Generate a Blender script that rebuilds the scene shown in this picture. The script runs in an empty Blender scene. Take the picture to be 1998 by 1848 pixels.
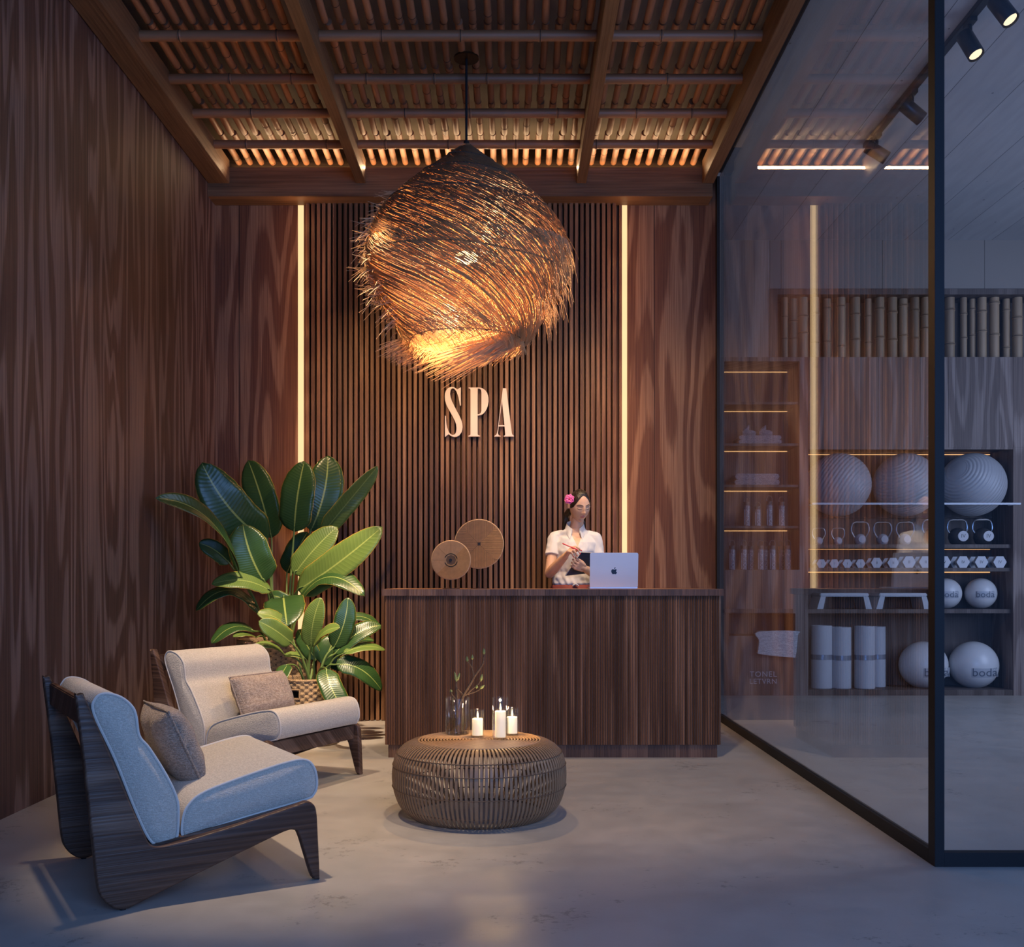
import bpy, bmesh, math, random
import numpy as np
from mathutils import Vector, Matrix, noise
from mathutils.geometry import tessellate_polygon
random.seed(7)
PI=math.pi; sin=math.sin; cos=math.cos
S=bpy.context.scene; C=S.collection
# ------------------------------------------------------------ camera, world, lights, exposure
F=2020.0; CX=1001.0; CY=1135.0; EH=1.1
cam=bpy.data.objects.new('camera',bpy.data.cameras.new('camera')); C.objects.link(cam)
cam.location=(0,0,EH); cam.rotation_euler=(PI/2,0,0)
cam.data.sensor_fit='HORIZONTAL'; cam.data.sensor_width=36; cam.data.lens=F/1998*36
cam.data.shift_x=-2/1998; cam.data.shift_y=211/1998; cam.data.clip_end=100
S.camera=cam
w=bpy.data.worlds.new('dusk'); S.world=w; w.use_nodes=True
w.node_tree.nodes['Background'].inputs[0].default_value=(.11,.22,.55,1)
w.node_tree.nodes['Background'].inputs[1].default_value=.29
vs=S.view_settings; vs.view_transform='Standard'; vs.look='None'; vs.gamma=1; vs.exposure=0.25; vs.use_curve_mapping=False
def lamp(kind,loc,tgt,power,col,size=.1,angle=60,blend=.6,sy=None):
    l=bpy.data.lights.new(kind.lower()+'_light',kind); l.energy=power; l.color=col
    if kind=='AREA':
        l.shape='RECTANGLE'; l.size=size; l.size_y=sy or size
    else: l.shadow_soft_size=size
    if kind=='SPOT': l.spot_size=math.radians(angle); l.spot_blend=blend
    o=bpy.data.objects.new(l.name,l); C.objects.link(o); o.location=loc
    if tgt is not None:
        o.rotation_euler=(Vector(tgt)-Vector(loc)).to_track_quat('-Z','Y').to_euler()
    return o
WARM=(1,.66,.36); WARM2=(1,.74,.5); BLUE=(.22,.43,1.0)
# dusk daylight entering through the open front behind the camera
lamp('AREA',(1.7,-1.8,2.3),(-.9,4.4,.5),200,BLUE,3.0,sy=3.0)
lamp('AREA',(6.6,6.2,2.6),(2.8,9.0,1.0),115,(.56,.68,1.0),2.6,sy=3.2)  # blue area light added inside the gym, out of view at its right
# ceiling downlights between the rafters (above the frame)
lamp('SPOT',(-.75,5.2,4.3),(-1.46,7.25,.75),1100,WARM2,.05,24,.5)
lamp('SPOT',(.78,5.4,4.3),(.42,7.1,1.25),210,WARM2,.06,26,.7)
lamp('SPOT',(-1.2,5.9,4.3),(-.35,6.7,1.1),230,WARM2,.05,26,.7)
lamp('SPOT',(.7,5.6,4.3),(.9,8.1,1.5),120,WARM2,.05,60,.9)
lamp('SPOT',(-1.3,6.2,4.3),(-.55,8.1,1.5),270,WARM,.05,62,.9)
lamp('SPOT',(.65,6.2,4.3),(.0,8.1,1.3),190,WARM,.05,56,.9)
lamp('SPOT',(-1.35,4.0,4.3),(-.95,4.15,.4),420,WARM2,.06,30,.8)
lamp('SPOT',(-1.9,4.6,4.3),(-1.35,6.0,.4),480,WARM2,.08,36,.7)
lamp('SPOT',(.2,4.0,4.3),(.1,6.0,.2),260,WARM2,.1,70,1.0)
for zx in (-1.686,.887):  # bare point lights added in front of the wall strips to boost their glow
    for k in range(14): lamp('POINT',(zx,8.03,.3+.28*k),None,.6,(1,.45,.17),0)
# ------------------------------------------------------------ helpers
ORG={}
def P(px,py,Y): return Vector(((px-CX)/F*Y, Y, EH-(py-CY)/F*Y))
class MB:
    def __init__(s): s.v=[]; s.f=[]; s.m=[]; s.uv=None
    def add(s,vs,fs,m=0):
        o=len(s.v); s.v+= [tuple(a) for a in vs]; s.f+=[tuple(i+o for i in f) for f in fs]; s.m+=[m]*len(fs); return s
    def box(s,a,b,m=0,bv=0):
        x0,y0,z0=a; x1,y1,z1=b
        if bv:
            bm=bmesh.new(); bmesh.ops.create_cube(bm,size=1)
            for v in bm.verts: v.co=Vector(((x0+x1)/2+v.co.x*(x1-x0),(y0+y1)/2+v.co.y*(y1-y0),(z0+z1)/2+v.co.z*(z1-z0)))
            bmesh.ops.bevel(bm,geom=list(bm.edges),offset=bv,segments=2,affect='EDGES')
            bm.verts.index_update(); r=s.add([v.co[:] for v in bm.verts],[[v.index for v in f.verts] for f in bm.faces],m); bm.free(); return r
        return s.add([(x0,y0,z0),(x1,y0,z0),(x1,y1,z0),(x0,y1,z0),(x0,y0,z1),(x1,y0,z1),(x1,y1,z1),(x0,y1,z1)],
            [(0,3,2,1),(4,5,6,7),(0,1,5,4),(1,2,6,5),(2,3,7,6),(3,0,4,7)],m)
    def tube(s,path,r,n=8,m=0,cap=True,closed=False,flat=None):
        path=[Vector(p) for p in path]; k=len(path)
        if not hasattr(r,'__len__'): r=[r]*k
        vs=[];fs=[]; up=None
        for i,p in enumerate(path):
            if closed: t=path[(i+1)%k]-path[i-1]
            else: t=path[min(i+1,k-1)]-path[max(i-1,0)]
            if t.length<1e-9: t=Vector((0,0,1))
            t.normalize()
            if up is None: up=Vector((0,0,1)) if abs(t.z)<.9 else Vector((1,0,0))
            a=t.cross(up)
            if a.length<1e-5: a=t.cross(Vector((.3,.8,.1)))
            a.normalize(); b=a.cross(t); b.normalize(); up=b
            for j in range(n):
                q=2*PI*j/n; ra=r[i]; rb=r[i]*(flat if flat else 1)
                vs.append(p+a*ra*cos(q)+b*rb*sin(q))
        for i in range(k if closed else k-1):
            for j in range(n):
                i2=(i+1)%k; fs.append((i*n+j,i*n+(j+1)%n,i2*n+(j+1)%n,i2*n+j))
        if cap and not closed:
            fs.append(tuple(range(n))[::-1]); fs.append(tuple((k-1)*n+j for j in range(n)))
        return s.add(vs,fs,m)
    def cyl(s,a,b,r,r2=None,n=16,m=0): return s.tube([a,b],[r,r if r2 is None else r2],n,m)
    def caps(s,a,b,r,r2=None,n=12,m=0):
        a=Vector(a);b=Vector(b); r2=r if r2 is None else r2; d=(b-a).normalized(); pa=[];ra=[]
        for q in (85,60,35,12): pa.append(a-d*r*sin(math.radians(q))); ra.append(r*cos(math.radians(q)))
        pa.append(a);ra.append(r);pa.append(b);ra.append(r2)
        for q in (12,35,60,85): pa.append(b+d*r2*sin(math.radians(q))); ra.append(r2*cos(math.radians(q)))
        return s.tube(pa,ra,n,m)
    def lathe(s,prof,c=(0,0,0),n=32,m=0,M=None):
        vs=[];fs=[]
        for r,z in prof:
            for j in range(n):
                q=2*PI*j/n; v=Vector((max(r,1e-5)*cos(q),max(r,1e-5)*sin(q),z))
                if M is not None: v=M@v
                vs.append(v+Vector(c))
        for i in range(len(prof)-1):
            for j in range(n): fs.append((i*n+j,i*n+(j+1)%n,(i+1)*n+(j+1)%n,(i+1)*n+j))
        return s.add(vs,fs,m)
    def sphere(s,c,r,n=24,m=0,M=None,sc=(1,1,1)):
        k=n//2; pr=[(r*sin(PI*i/k),-r*cos(PI*i/k)) for i in range(k+1)]
        S3=Matrix.Diagonal(Vector(sc)); M2=(M.to_3x3()@S3) if M is not None else S3
        return s.lathe(pr,c,n,m,M2)
    def prism(s,out,fn,d0,d1,m=0):
        n=len(out); vs=[fn(a,b,d0) for a,b in out]+[fn(a,b,d1) for a,b in out]
        fs=[tuple(range(n)),tuple(range(2*n-1,n-1,-1))]+[(i,i+n,(i+1)%n+n,(i+1)%n) for i in range(n)]
        return s.add(vs,fs,m)
def mesh(name,mb,mats,smooth=True,ang=40):
    me=bpy.data.meshes.new(name); me.from_pydata(mb.v,[],mb.f); me.validate()
    if not isinstance(mats,(list,tuple)): mats=[mats]
    for x in mats: me.materials.append(x)
    if len(mats)>1 and len(me.polygons)==len(mb.m): me.polygons.foreach_set('material_index',mb.m)
    bm=bmesh.new(); bm.from_mesh(me); bmesh.ops.recalc_face_normals(bm,faces=bm.faces); bm.to_mesh(me); bm.free()
    if smooth: me.polygons.foreach_set('use_smooth',[True]*len(me.polygons)); me.set_sharp_from_angle(angle=math.radians(ang))
    me.update(); return me
def obj(name,mb,mats,parent=None,smooth=True,local=False,label=None,ang=40,origin=None):
    if isinstance(mb,MB):
        if parent is not None and not local:
            o=ORG.get(parent.name,Vector()); mb.v=[(a[0]-o.x,a[1]-o.y,a[2]-o.z) for a in mb.v]
        if origin is not None: mb.v=[(a[0]-origin[0],a[1]-origin[1],a[2]-origin[2]) for a in mb.v]
        me=mesh(name,mb,mats,smooth,ang)
    else: me=mb
    ob=bpy.data.objects.new(name,me); C.objects.link(ob)
    if origin is not None: ob.location=origin
    if parent is not None: ob.parent=parent; ORG[ob.name]=ORG.get(parent.name,Vector())
    if label: ob['label']=label
    return ob
def tag(o,label,cat,group=None,kind=None):
    o['label']=label; o['category']=cat
    if group: o['group']=group
    if kind: o['kind']=kind
    return o
def thing(name,label,cat,loc=(0,0,0),group=None,rz=0):
    o=bpy.data.objects.new(name,None); C.objects.link(o); o.location=loc; o.rotation_euler=(0,0,rz)
    o.empty_display_size=.1
    ORG[o.name]=Vector(loc); return tag(o,label,cat,group)
def struct(name,mb,mats,label=None,smooth=False):
    o=obj(name,mb,mats,None,smooth); o['kind']='structure'
    if label: o['label']=label
    return o
def dup(root,loc,label=None,group=None,rz=None):
    r=root.copy(); C.objects.link(r); r.location=loc
    if rz is not None: r.rotation_euler=(0,0,rz)
    if label: r['label']=label
    if group: r['group']=group
    for ch in list(root.children):
        c=ch.copy(); C.objects.link(c); c.parent=r
        for g in list(ch.children):
            d=g.copy(); C.objects.link(d); d.parent=c
    return r
def crom(pts,k=6,closed=False):
    pts=[Vector(p) for p in pts]; n=len(pts); out=[]
    rng=range(n) if closed else range(n-1)
    for i in rng:
        if closed: a,b,c,d=pts[i-1],pts[i],pts[(i+1)%n],pts[(i+2)%n]
        else: a,b,c,d=pts[max(i-1,0)],pts[i],pts[i+1],pts[min(i+2,n-1)]
        for j in range(k):
            t=j/k; out.append(.5*((2*b)+(c-a)*t+(2*a-5*b+4*c-d)*t*t+(3*b-a-3*c+d)*t**3))
    if not closed: out.append(pts[-1])
    return out
def curve_mesh(loops,ext,fn):
    """filled outline with holes, extruded, mapped by fn(x,y,z)"""
    cu=bpy.data.curves.new('t','CURVE'); cu.dimensions='2D'; cu.fill_mode='BOTH'; cu.extrude=ext
    for lp in loops:
        sp=cu.splines.new('POLY'); sp.points.add(len(lp)-1)
        for i,p in enumerate(lp): sp.points[i].co=(p[0],p[1],0,1)
        sp.use_cyclic_u=True
    return _cv(cu,fn)
def text_mesh(txt,size,ext,fn,spacing=1.0,sub=0):
    cu=bpy.data.curves.new('t','FONT'); cu.body=txt; cu.size=size; cu.extrude=ext; cu.align_x='CENTER'; cu.align_y='CENTER'; cu.space_character=spacing
    cu.resolution_u=3
    return _cv(cu,fn,sub)
def _cv(cu,fn,sub=0):
    o=bpy.data.objects.new('t',cu); C.objects.link(o); dg=bpy.context.evaluated_depsgraph_get(); dg.update()
    me=bpy.data.meshes.new_from_object(o.evaluated_get(dg)); bpy.data.objects.remove(o); bpy.data.curves.remove(cu)
    if sub:
        bm=bmesh.new(); bm.from_mesh(me); bmesh.ops.triangulate(bm,faces=bm.faces)
        for _ in range(4):
            es=[e for e in bm.edges if e.calc_length()>sub]
            if es: bmesh.ops.subdivide_edges(bm,edges=es,cuts=1); bmesh.ops.triangulate(bm,faces=bm.faces)
        bm.to_mesh(me); bm.free()
    mb=MB(); mb.add([fn(*v.co) for v in me.vertices],[tuple(p.vertices) for p in me.polygons]); bpy.data.meshes.remove(me); return mb
# ------------------------------------------------------------ materials
def newmat(name):
    m=bpy.data.materials.new(name); m.use_nodes=True; nt=m.node_tree; return m,nt,nt.nodes,nt.links,nt.nodes['Principled BSDF']
def pset(b,**k):
    for a,v in k.items():
        b.inputs[a.replace('_',' ')].default_value=v
def mat(name,col,rough=.5,metal=0,var=.12,vs=12,bump=0,bs=60,spec=.5,sheen=0,stretch=(1,1,1)):
    m,nt,N,L,b=newmat(name); pset(b,Roughness=rough,Metallic=metal); b.inputs['Specular IOR Level'].default_value=spec
    if sheen: b.inputs['Sheen Weight'].default_value=sheen
    tc=N.new('ShaderNodeTexCoord'); mp=N.new('ShaderNodeMapping'); mp.inputs['Scale'].default_value=stretch; L.new(tc.outputs['Object'],mp.inputs[0])
    n=N.new('ShaderNodeTexNoise'); n.inputs['Scale'].default_value=vs; n.inputs['Detail'].default_value=4; L.new(mp.outputs[0],n.inputs[0])
    r=N.new('ShaderNodeMix'); r.data_type='RGBA'
    r.inputs[6].default_value=[c*(1-var) for c in col]+[1]; r.inputs[7].default_value=[min(1,c*(1+var)) for c in col]+[1]
    L.new(n.outputs[0],r.inputs[0]); L.new(r.outputs[2],b.inputs['Base Color'])
    if bump:
        n2=N.new('ShaderNodeTexNoise'); n2.inputs['Scale'].default_value=bs; n2.inputs['Detail'].default_value=3; L.new(mp.outputs[0],n2.inputs[0])
        bp=N.new('ShaderNodeBump'); bp.inputs['Strength'].default_value=bump; bp.inputs['Distance'].default_value=.01; L.new(n2.outputs[0],bp.inputs['Height']); L.new(bp.outputs[0],b.inputs['Normal'])
    return m
def emis(name,col,st):
    m,nt,N,L,b=newmat(name); pset(b,Base_Color=(.02,.015,.01,1)); b.inputs['Emission Color'].default_value=(*col,1); b.inputs['Emission Strength'].default_value=st; return m
def ma(N,L,op,a,b=None,c=None):
    n=N.new('ShaderNodeMath'); n.operation=op
    for i,x in enumerate((a,b,c)):
        if x is None: continue
        if isinstance(x,(int,float)): n.inputs[i].default_value=x
        else: L.new(x,n.inputs[i])
    return n.outputs[0]
def wood(name,dark,mid,light,g=2,plank=0,su=2.2,sg=.28,bands=46,fine=130,rough=.5,veins=.5,tint=.25,bump=.25,seam=.006,spec=.3):
    m,nt,N,L,b=newmat(name); pset(b,Roughness=rough); b.inputs['Specular IOR Level'].default_value=spec
    tc=N.new('ShaderNodeTexCoord'); sp=N.new('ShaderNodeSeparateXYZ'); L.new(tc.outputs['Object'],sp.inputs[0])
    ax=[0,1,2]; ax.remove(g)
    u=ma(N,L,'ADD',sp.outputs[ax[0]],sp.outputs[ax[1]]); z=sp.outputs[g]
    if plank:
        q=ma(N,L,'DIVIDE',u,plank); pid=ma(N,L,'FLOOR',q)
        wn=N.new('ShaderNodeTexWhiteNoise'); wn.noise_dimensions='1D'; L.new(pid,wn.inputs['W']); off=ma(N,L,'MULTIPLY',wn.outputs[0],40.); rnd=wn.outputs[0]
    else: off=None
    def vec(a,c):
        cb=N.new('ShaderNodeCombineXYZ'); L.new(ma(N,L,'MULTIPLY',u,a),cb.inputs[0]); L.new(ma(N,L,'MULTIPLY',z,c),cb.inputs[2])
        if off is not None: L.new(off,cb.inputs[1])
        return cb.outputs[0]
    n1=N.new('ShaderNodeTexNoise'); n1.inputs['Scale'].default_value=1; n1.inputs['Detail'].default_value=1.5; L.new(vec(su,sg),n1.inputs[0])
    n3=N.new('ShaderNodeTexNoise'); n3.inputs['Scale'].default_value=1; n3.inputs['Detail'].default_value=3; L.new(vec(fine*.35,3.5),n3.inputs[0])
    rr=ma(N,L,'ADD',ma(N,L,'MULTIPLY',n1.outputs[0],float(bands)),ma(N,L,'MULTIPLY',n3.outputs[0],1.6))
    sn=ma(N,L,'SINE',rr); v=ma(N,L,'MULTIPLY_ADD',sn,.5,.5)
    rp=N.new('ShaderNodeMapRange'); L.new(v,rp.inputs[0]); rp.inputs[1].default_value=1-veins-.12; rp.inputs[2].default_value=1-veins+.25; 
    n2=N.new('ShaderNodeTexNoise'); n2.inputs['Scale'].default_value=1; n2.inputs['Detail'].default_value=4; L.new(vec(fine,1.6),n2.inputs[0])
    st=N.new('ShaderNodeMapRange'); L.new(n2.outputs[0],st.inputs[0]); st.inputs[1].default_value=.35; st.inputs[2].default_value=.68
    m1=N.new('ShaderNodeMix'); m1.data_type='RGBA'; m1.inputs[6].default_value=(*dark,1); m1.inputs[7].default_value=(*mid,1); L.new(st.outputs[0],m1.inputs[0])
    m2=N.new('ShaderNodeMix'); m2.data_type='RGBA'; m2.inputs[7].default_value=(*light,1); L.new(m1.outputs[2],m2.inputs[6])
    L.new(ma(N,L,'MULTIPLY',rp.outputs[0],ma(N,L,'MULTIPLY_ADD',st.outputs[0],.55,.3)),m2.inputs[0])
    out=m2.outputs[2]
    if plank:
        hs=N.new('ShaderNodeHueSaturation'); L.new(out,hs.inputs['Color']); L.new(ma(N,L,'MULTIPLY_ADD',rnd,tint*2,1-tint),hs.inputs['Value'])
        fr=ma(N,L,'FRACT',q); sm=ma(N,L,'LESS_THAN',fr,seam/plank)
        m3=N.new('ShaderNodeMix'); m3.data_type='RGBA'; L.new(hs.outputs[0],m3.inputs[6]); m3.inputs[7].default_value=(*[c*.25 for c in dark],1); L.new(sm,m3.inputs[0]); out=m3.outputs[2]
    L.new(out,b.inputs['Base Color'])
    bp=N.new('ShaderNodeBump'); bp.inputs['Strength'].default_value=bump; bp.inputs['Distance'].default_value=.004; L.new(ma(N,L,'ADD',st.outputs[0],rp.outputs[0]),bp.inputs['Height']); L.new(bp.outputs[0],b.inputs['Normal'])
    return m
def glassmat(name,tint=(.96,.98,1),f0=.04,rough=0.0):
    m,nt,N,L,b=newmat(name); N.remove(b); o=N['Material Output']
    tr=N.new('ShaderNodeBsdfTransparent'); tr.inputs[0].default_value=(*tint,1); gl=N.new('ShaderNodeBsdfGlossy'); gl.inputs['Roughness'].default_value=rough; gl.inputs[0].default_value=(1,1,1,1)
    ge=N.new('ShaderNodeNewGeometry'); dt=N.new('ShaderNodeVectorMath'); dt.operation='DOT_PRODUCT'; L.new(ge.outputs['Incoming'],dt.inputs[0]); L.new(ge.outputs['Normal'],dt.inputs[1])
    c=ma(N,L,'SUBTRACT',1.0,ma(N,L,'ABSOLUTE',dt.outputs['Value'])); f=ma(N,L,'MULTIPLY_ADD',ma(N,L,'POWER',c,5.0),1-f0,f0)
    mx=N.new('ShaderNodeMixShader'); L.new(f,mx.inputs[0]); L.new(tr.outputs[0],mx.inputs[1]); L.new(gl.outputs[0],mx.inputs[2]); L.new(mx.outputs[0],o.inputs[0]); return m
M_wall=wood('dark_veined_wood',(.042,.020,.016),(.088,.042,.033),(.19,.125,.105),2,1.13,3.2,.30,70,170,.66,.50,.10)
M_panel=wood('red_brown_veneer',(.085,.032,.018),(.150,.066,.034),(.30,.17,.10),2,.55,3.0,.35,50,170,.6,.5,.15)
M_slat=wood('slat_wood',(.11,.050,.027),(.195,.097,.046),(.29,.155,.08),2,.0425,3,.3,30,160,.45,.3,.35,seam=0.0)
M_beam=wood('beam_pine',(.10,.052,.027),(.17,.092,.048),(.23,.13,.07),0,0,2.2,.35,22,60,.5,.3,0)
M_rafter=wood('rafter_pine',(.11,.058,.03),(.18,.10,.052),(.24,.14,.075),1,0,2.2,.35,22,60,.5,.3,0)
M_counter=wood('counter_wood',(.105,.048,.028),(.22,.108,.062),(.34,.185,.115),2,.021,3,.3,30,160,.35,.3,.4,seam=0.0)
M_ctop=wood('counter_top_wood',(.16,.075,.04),(.28,.14,.075),(.38,.21,.12),0,0,4,.6,26,90,.4,.35,0)
M_cedge=wood('counter_edge_wood',(.07,.034,.021),(.135,.07,.044),(.2,.11,.07),2,.17,4,.6,16,120,.45,.3,.3,seam=.002)
M_gym=wood('grey_brown_oak',(.085,.055,.045),(.15,.105,.088),(.27,.21,.185),2,.42,2.6,.3,52,150,.5,.4,.12,seam=.003)
M_gymd=wood('shelf_oak',(.06,.042,.036),(.10,.074,.063),(.16,.125,.11),2,0,3,.3,30,120,.5,.35,0)
M_gymd2=wood('painted_shade_board',(.02,.011,.007),(.03,.017,.011),(.04,.024,.016),0,0,3,.3,30,120,.8,.35,0)  # near-black tone puts shade into the colour of the added board
M_chairw=wood('dark_walnut',(.052,.026,.016),(.115,.060,.037),(.20,.12,.08),0,0,5,.9,20,90,.42,.35,0)
M_greige=mat('greige_panel',(.20,.175,.155),.6,var=.05,vs=2)
M_palewood=wood('pale_grey_veneer',(.16,.13,.11),(.24,.20,.175),(.32,.28,.25),2,0,2.2,.28,30,100,.5,.4,0)
def bamboo(name,a,b_,g):
    m,nt,N,L,b=newmat(name); pset(b,Roughness=.5)
    tc=N.new('ShaderNodeTexCoord'); oi=N.new('ShaderNodeObjectInfo'); mp=N.new('ShaderNodeMapping'); sc=[45,45,45]; sc[g]=2.0; mp.inputs['Scale'].default_value=sc; L.new(tc.outputs['Object'],mp.inputs[0]); L.new(oi.outputs['Random'],mp.inputs['Location'])
    n=N.new('ShaderNodeTexNoise'); n.inputs['Scale'].default_value=1; n.inputs['Detail'].default_value=5; L.new(mp.outputs[0],n.inputs[0])
    r=N.new('ShaderNodeMix'); r.data_type='RGBA'; r.inputs[6].default_value=(*a,1); r.inputs[7].default_value=(*b_,1); L.new(n.outputs[0],r.inputs[0])
    hs=N.new('ShaderNodeHueSaturation'); L.new(r.outputs[2],hs.inputs['Color']); L.new(ma(N,L,'MULTIPLY_ADD',oi.outputs['Random'],.6,.7),hs.inputs['Value']); L.new(hs.outputs[0],b.inputs['Base Color'])
    return m
M_cane=bamboo('brown_bamboo_cane',(.17,.07,.035),(.34,.16,.085),1)
M_pole=bamboo('brown_bamboo_pole',(.17,.070,.030),(.31,.14,.065),0)
M_gbam=bamboo('pale_bamboo',(.20,.13,.075),(.36,.25,.15),2)
M_node=mat('dark_bamboo_node',(.03,.016,.01),.6)
M_ceil=mat('cast_ceiling_board',(.22,.19,.15),.8,var=.25,vs=3,bump=.2,bs=20)
# board marked concrete
def boards(name,col,pitch):
    m,nt,N,L,b=newmat(name); pset(b,Roughness=.7)
    tc=N.new('ShaderNodeTexCoord'); sp=N.new('ShaderNodeSeparateXYZ'); L.new(tc.outputs['Object'],sp.inputs[0])
    q=ma(N,L,'DIVIDE',sp.outputs[0],pitch); pid=ma(N,L,'FLOOR',q); wn=N.new('ShaderNodeTexWhiteNoise'); wn.noise_dimensions='1D'; L.new(pid,wn.inputs['W'])
    mp=N.new('ShaderNodeMapping'); mp.inputs['Scale'].default_value=(9,1.2,1); L.new(tc.outputs['Object'],mp.inputs[0]); n=N.new('ShaderNodeTexNoise'); n.inputs['Scale'].default_value=1.6; n.inputs['Detail'].default_value=6; L.new(mp.outputs[0],n.inputs[0])
    va=ma(N,L,'ADD',ma(N,L,'MULTIPLY_ADD',wn.outputs[0],.22,.70),ma(N,L,'MULTIPLY',n.outputs[0],.4))
    sm=ma(N,L,'LESS_THAN',ma(N,L,'FRACT',q),.012); va=ma(N,L,'MULTIPLY',va,ma(N,L,'MULTIPLY_ADD',sm,-.7,1.0))
    vo=N.new('ShaderNodeTexVoronoi'); vo.inputs['Scale'].default_value=6; L.new(tc.outputs['Object'],vo.inputs[0]); pit=ma(N,L,'LESS_THAN',vo.outputs['Distance'],.05); va=ma(N,L,'MULTIPLY',va,ma(N,L,'MULTIPLY_ADD',pit,-.6,1.0))
    vm=N.new('ShaderNodeVectorMath'); vm.operation='SCALE'; vm.inputs[0].default_value=col; L.new(va,vm.inputs['Scale']); L.new(vm.outputs[0],b.inputs['Base Color'])
    bp=N.new('ShaderNodeBump'); bp.inputs['Strength'].default_value=.3; bp.inputs['Distance'].default_value=.01; L.new(va,bp.inputs['Height']); L.new(bp.outputs[0],b.inputs['Normal'])
    return m
M_conc=boards('board_marked_concrete',(.36,.36,.37),.42)
def floormat():
    m,nt,N,L,b=newmat('polished_concrete_floor')
    tc=N.new('ShaderNodeTexCoord')
    def nz(s,d=5,rg=.55):
        n=N.new('ShaderNodeTexNoise'); n.inputs['Scale'].default_value=s; n.inputs['Detail'].default_value=d; n.inputs['Roughness'].default_value=rg; L.new(tc.outputs['Object'],n.inputs[0]); return n.outputs[0]
    a=nz(1.3); c=nz(6,8,.65); d=nz(40,4,.7)
    va=ma(N,L,'ADD',ma(N,L,'MULTIPLY_ADD',a,.5,.55),ma(N,L,'MULTIPLY',c,.34))
    # small scratches and pits
    mk=N.new('ShaderNodeMapRange'); L.new(ma(N,L,'MULTIPLY',nz(2.3,3),nz(24,6,.75)),mk.inputs[0]); mk.inputs[1].default_value=.335; mk.inputs[2].default_value=.39
    va=ma(N,L,'MULTIPLY',va,ma(N,L,'MULTIPLY_ADD',mk.outputs[0],-.38,1.0))
    vm=N.new('ShaderNodeVectorMath'); vm.operation='SCALE'; vm.inputs[0].default_value=(.40,.375,.345); L.new(va,vm.inputs['Scale']); L.new(vm.outputs[0],b.inputs['Base Color'])
    L.new(ma(N,L,'MULTIPLY_ADD',c,.35,.20),b.inputs['Roughness'])
    bp=N.new('ShaderNodeBump'); bp.inputs['Strength'].default_value=.12; bp.inputs['Distance'].default_value=.004; L.new(ma(N,L,'SUBTRACT',d,mk.outputs[0]),bp.inputs['Height']); L.new(bp.outputs[0],b.inputs['Normal'])
    return m
M_floor=floormat()
M_black=mat('black_steel',(.012,.012,.014),.55,0,var=.1,spec=.3)
M_bronze=mat('bronze_metal',(.10,.075,.045),.35,.9)
M_glass=glassmat('clear_glass'); M_vase=glassmat('vessel_glass',(.97,.98,.98),.05)
M_water=glassmat('still_water',(.86,.88,.85),.06)
M_led=emis('warm_led_diffuser',(1,.66,.32),1.0); M_led2=emis('warm_led_line',(1,.52,.20),1.1); M_cove=emis('cove_led',(1,.60,.27),12)
M_lens=emis('spot_lens',(1,.75,.45),1.3)
M_letter=mat('cream_lacquer',(.78,.62,.50),.35,var=.02)
def fabric(name,col,sc=420,bump=.5,col2=None,sheen=.3,st=(1,1,1)):
    m,nt,N,L,b=newmat(name); pset(b,Roughness=.9); b.inputs['Sheen Weight'].default_value=sheen; b.inputs['Specular IOR Level'].default_value=.15
    tc=N.new('ShaderNodeTexCoord'); outs=[]
    for k in range(2):
        mp=N.new('ShaderNodeMapping'); s=[sc,sc,sc]; 
        if k: s=[sc*.28*st[0],sc*.28*st[1],sc*1.2*st[2]]
        mp.inputs['Scale'].default_value=s; L.new(tc.outputs['Object'],mp.inputs[0]); n=N.new('ShaderNodeTexNoise'); n.inputs['Scale'].default_value=1; n.inputs['Detail'].default_value=2; L.new(mp.outputs[0],n.inputs[0]); outs.append(n.outputs[0])
    h=ma(N,L,'MULTIPLY',outs[0],outs[1]); mr=N.new('ShaderNodeMapRange'); L.new(h,mr.inputs[0]); mr.inputs[1].default_value=.14; mr.inputs[2].default_value=.36
    r=N.new('ShaderNodeMix'); r.data_type='RGBA'; c2=col2 or [c*.62 for c in col]; r.inputs[6].default_value=(*c2,1); r.inputs[7].default_value=(*col,1); L.new(mr.outputs[0],r.inputs[0]); L.new(r.outputs[2],b.inputs['Base Color'])
    bp=N.new('ShaderNodeBump'); bp.inputs['Strength'].default_value=bump; bp.inputs['Distance'].default_value=.003; L.new(mr.outputs[0],bp.inputs['Height']); L.new(bp.outputs[0],b.inputs['Normal'])
    return m
M_linen=fabric('cream_linen',(.64,.58,.48),300,.6,(.46,.41,.33)); M_pipe=mat('cream_piping',(.62,.57,.49),.8)
M_pillow=fabric('sand_weave',(.40,.32,.25),230,1.0,(.20,.15,.11),.2)
M_pillow2=fabric('taupe_weave',(.50,.40,.32),230,1.0,(.27,.20,.15),.2,(1,1,.4))
M_rattan=bamboo('rattan_strip',(.23,.13,.065),(.44,.27,.15),2); M_bind=mat('dark_binding',(.09,.05,.03),.6)
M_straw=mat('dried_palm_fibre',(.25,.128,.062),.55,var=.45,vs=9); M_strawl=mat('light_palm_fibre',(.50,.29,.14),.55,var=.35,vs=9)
M_wax=mat('white_wax',(.85,.80,.70),.5,var=.02)
M_wax.node_tree.nodes['Principled BSDF'].inputs['Emission Color'].default_value=(1,.72,.38,1); M_wax.node_tree.nodes['Principled BSDF'].inputs['Emission Strength'].default_value=.55
M_flame=emis('candle_flame',(1,.72,.32),7); M_bulb=emis('bulb_glow',(1,.62,.25),9)
M_bark=mat('dark_bark',(.055,.035,.025),.8,bump=.4,bs=90); M_bud=mat('green_bud',(.13,.17,.06),.5,var=.3,vs=30)
M_soil=mat('soil',(.03,.02,.015),.95,bump=.6,bs=40)
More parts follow.
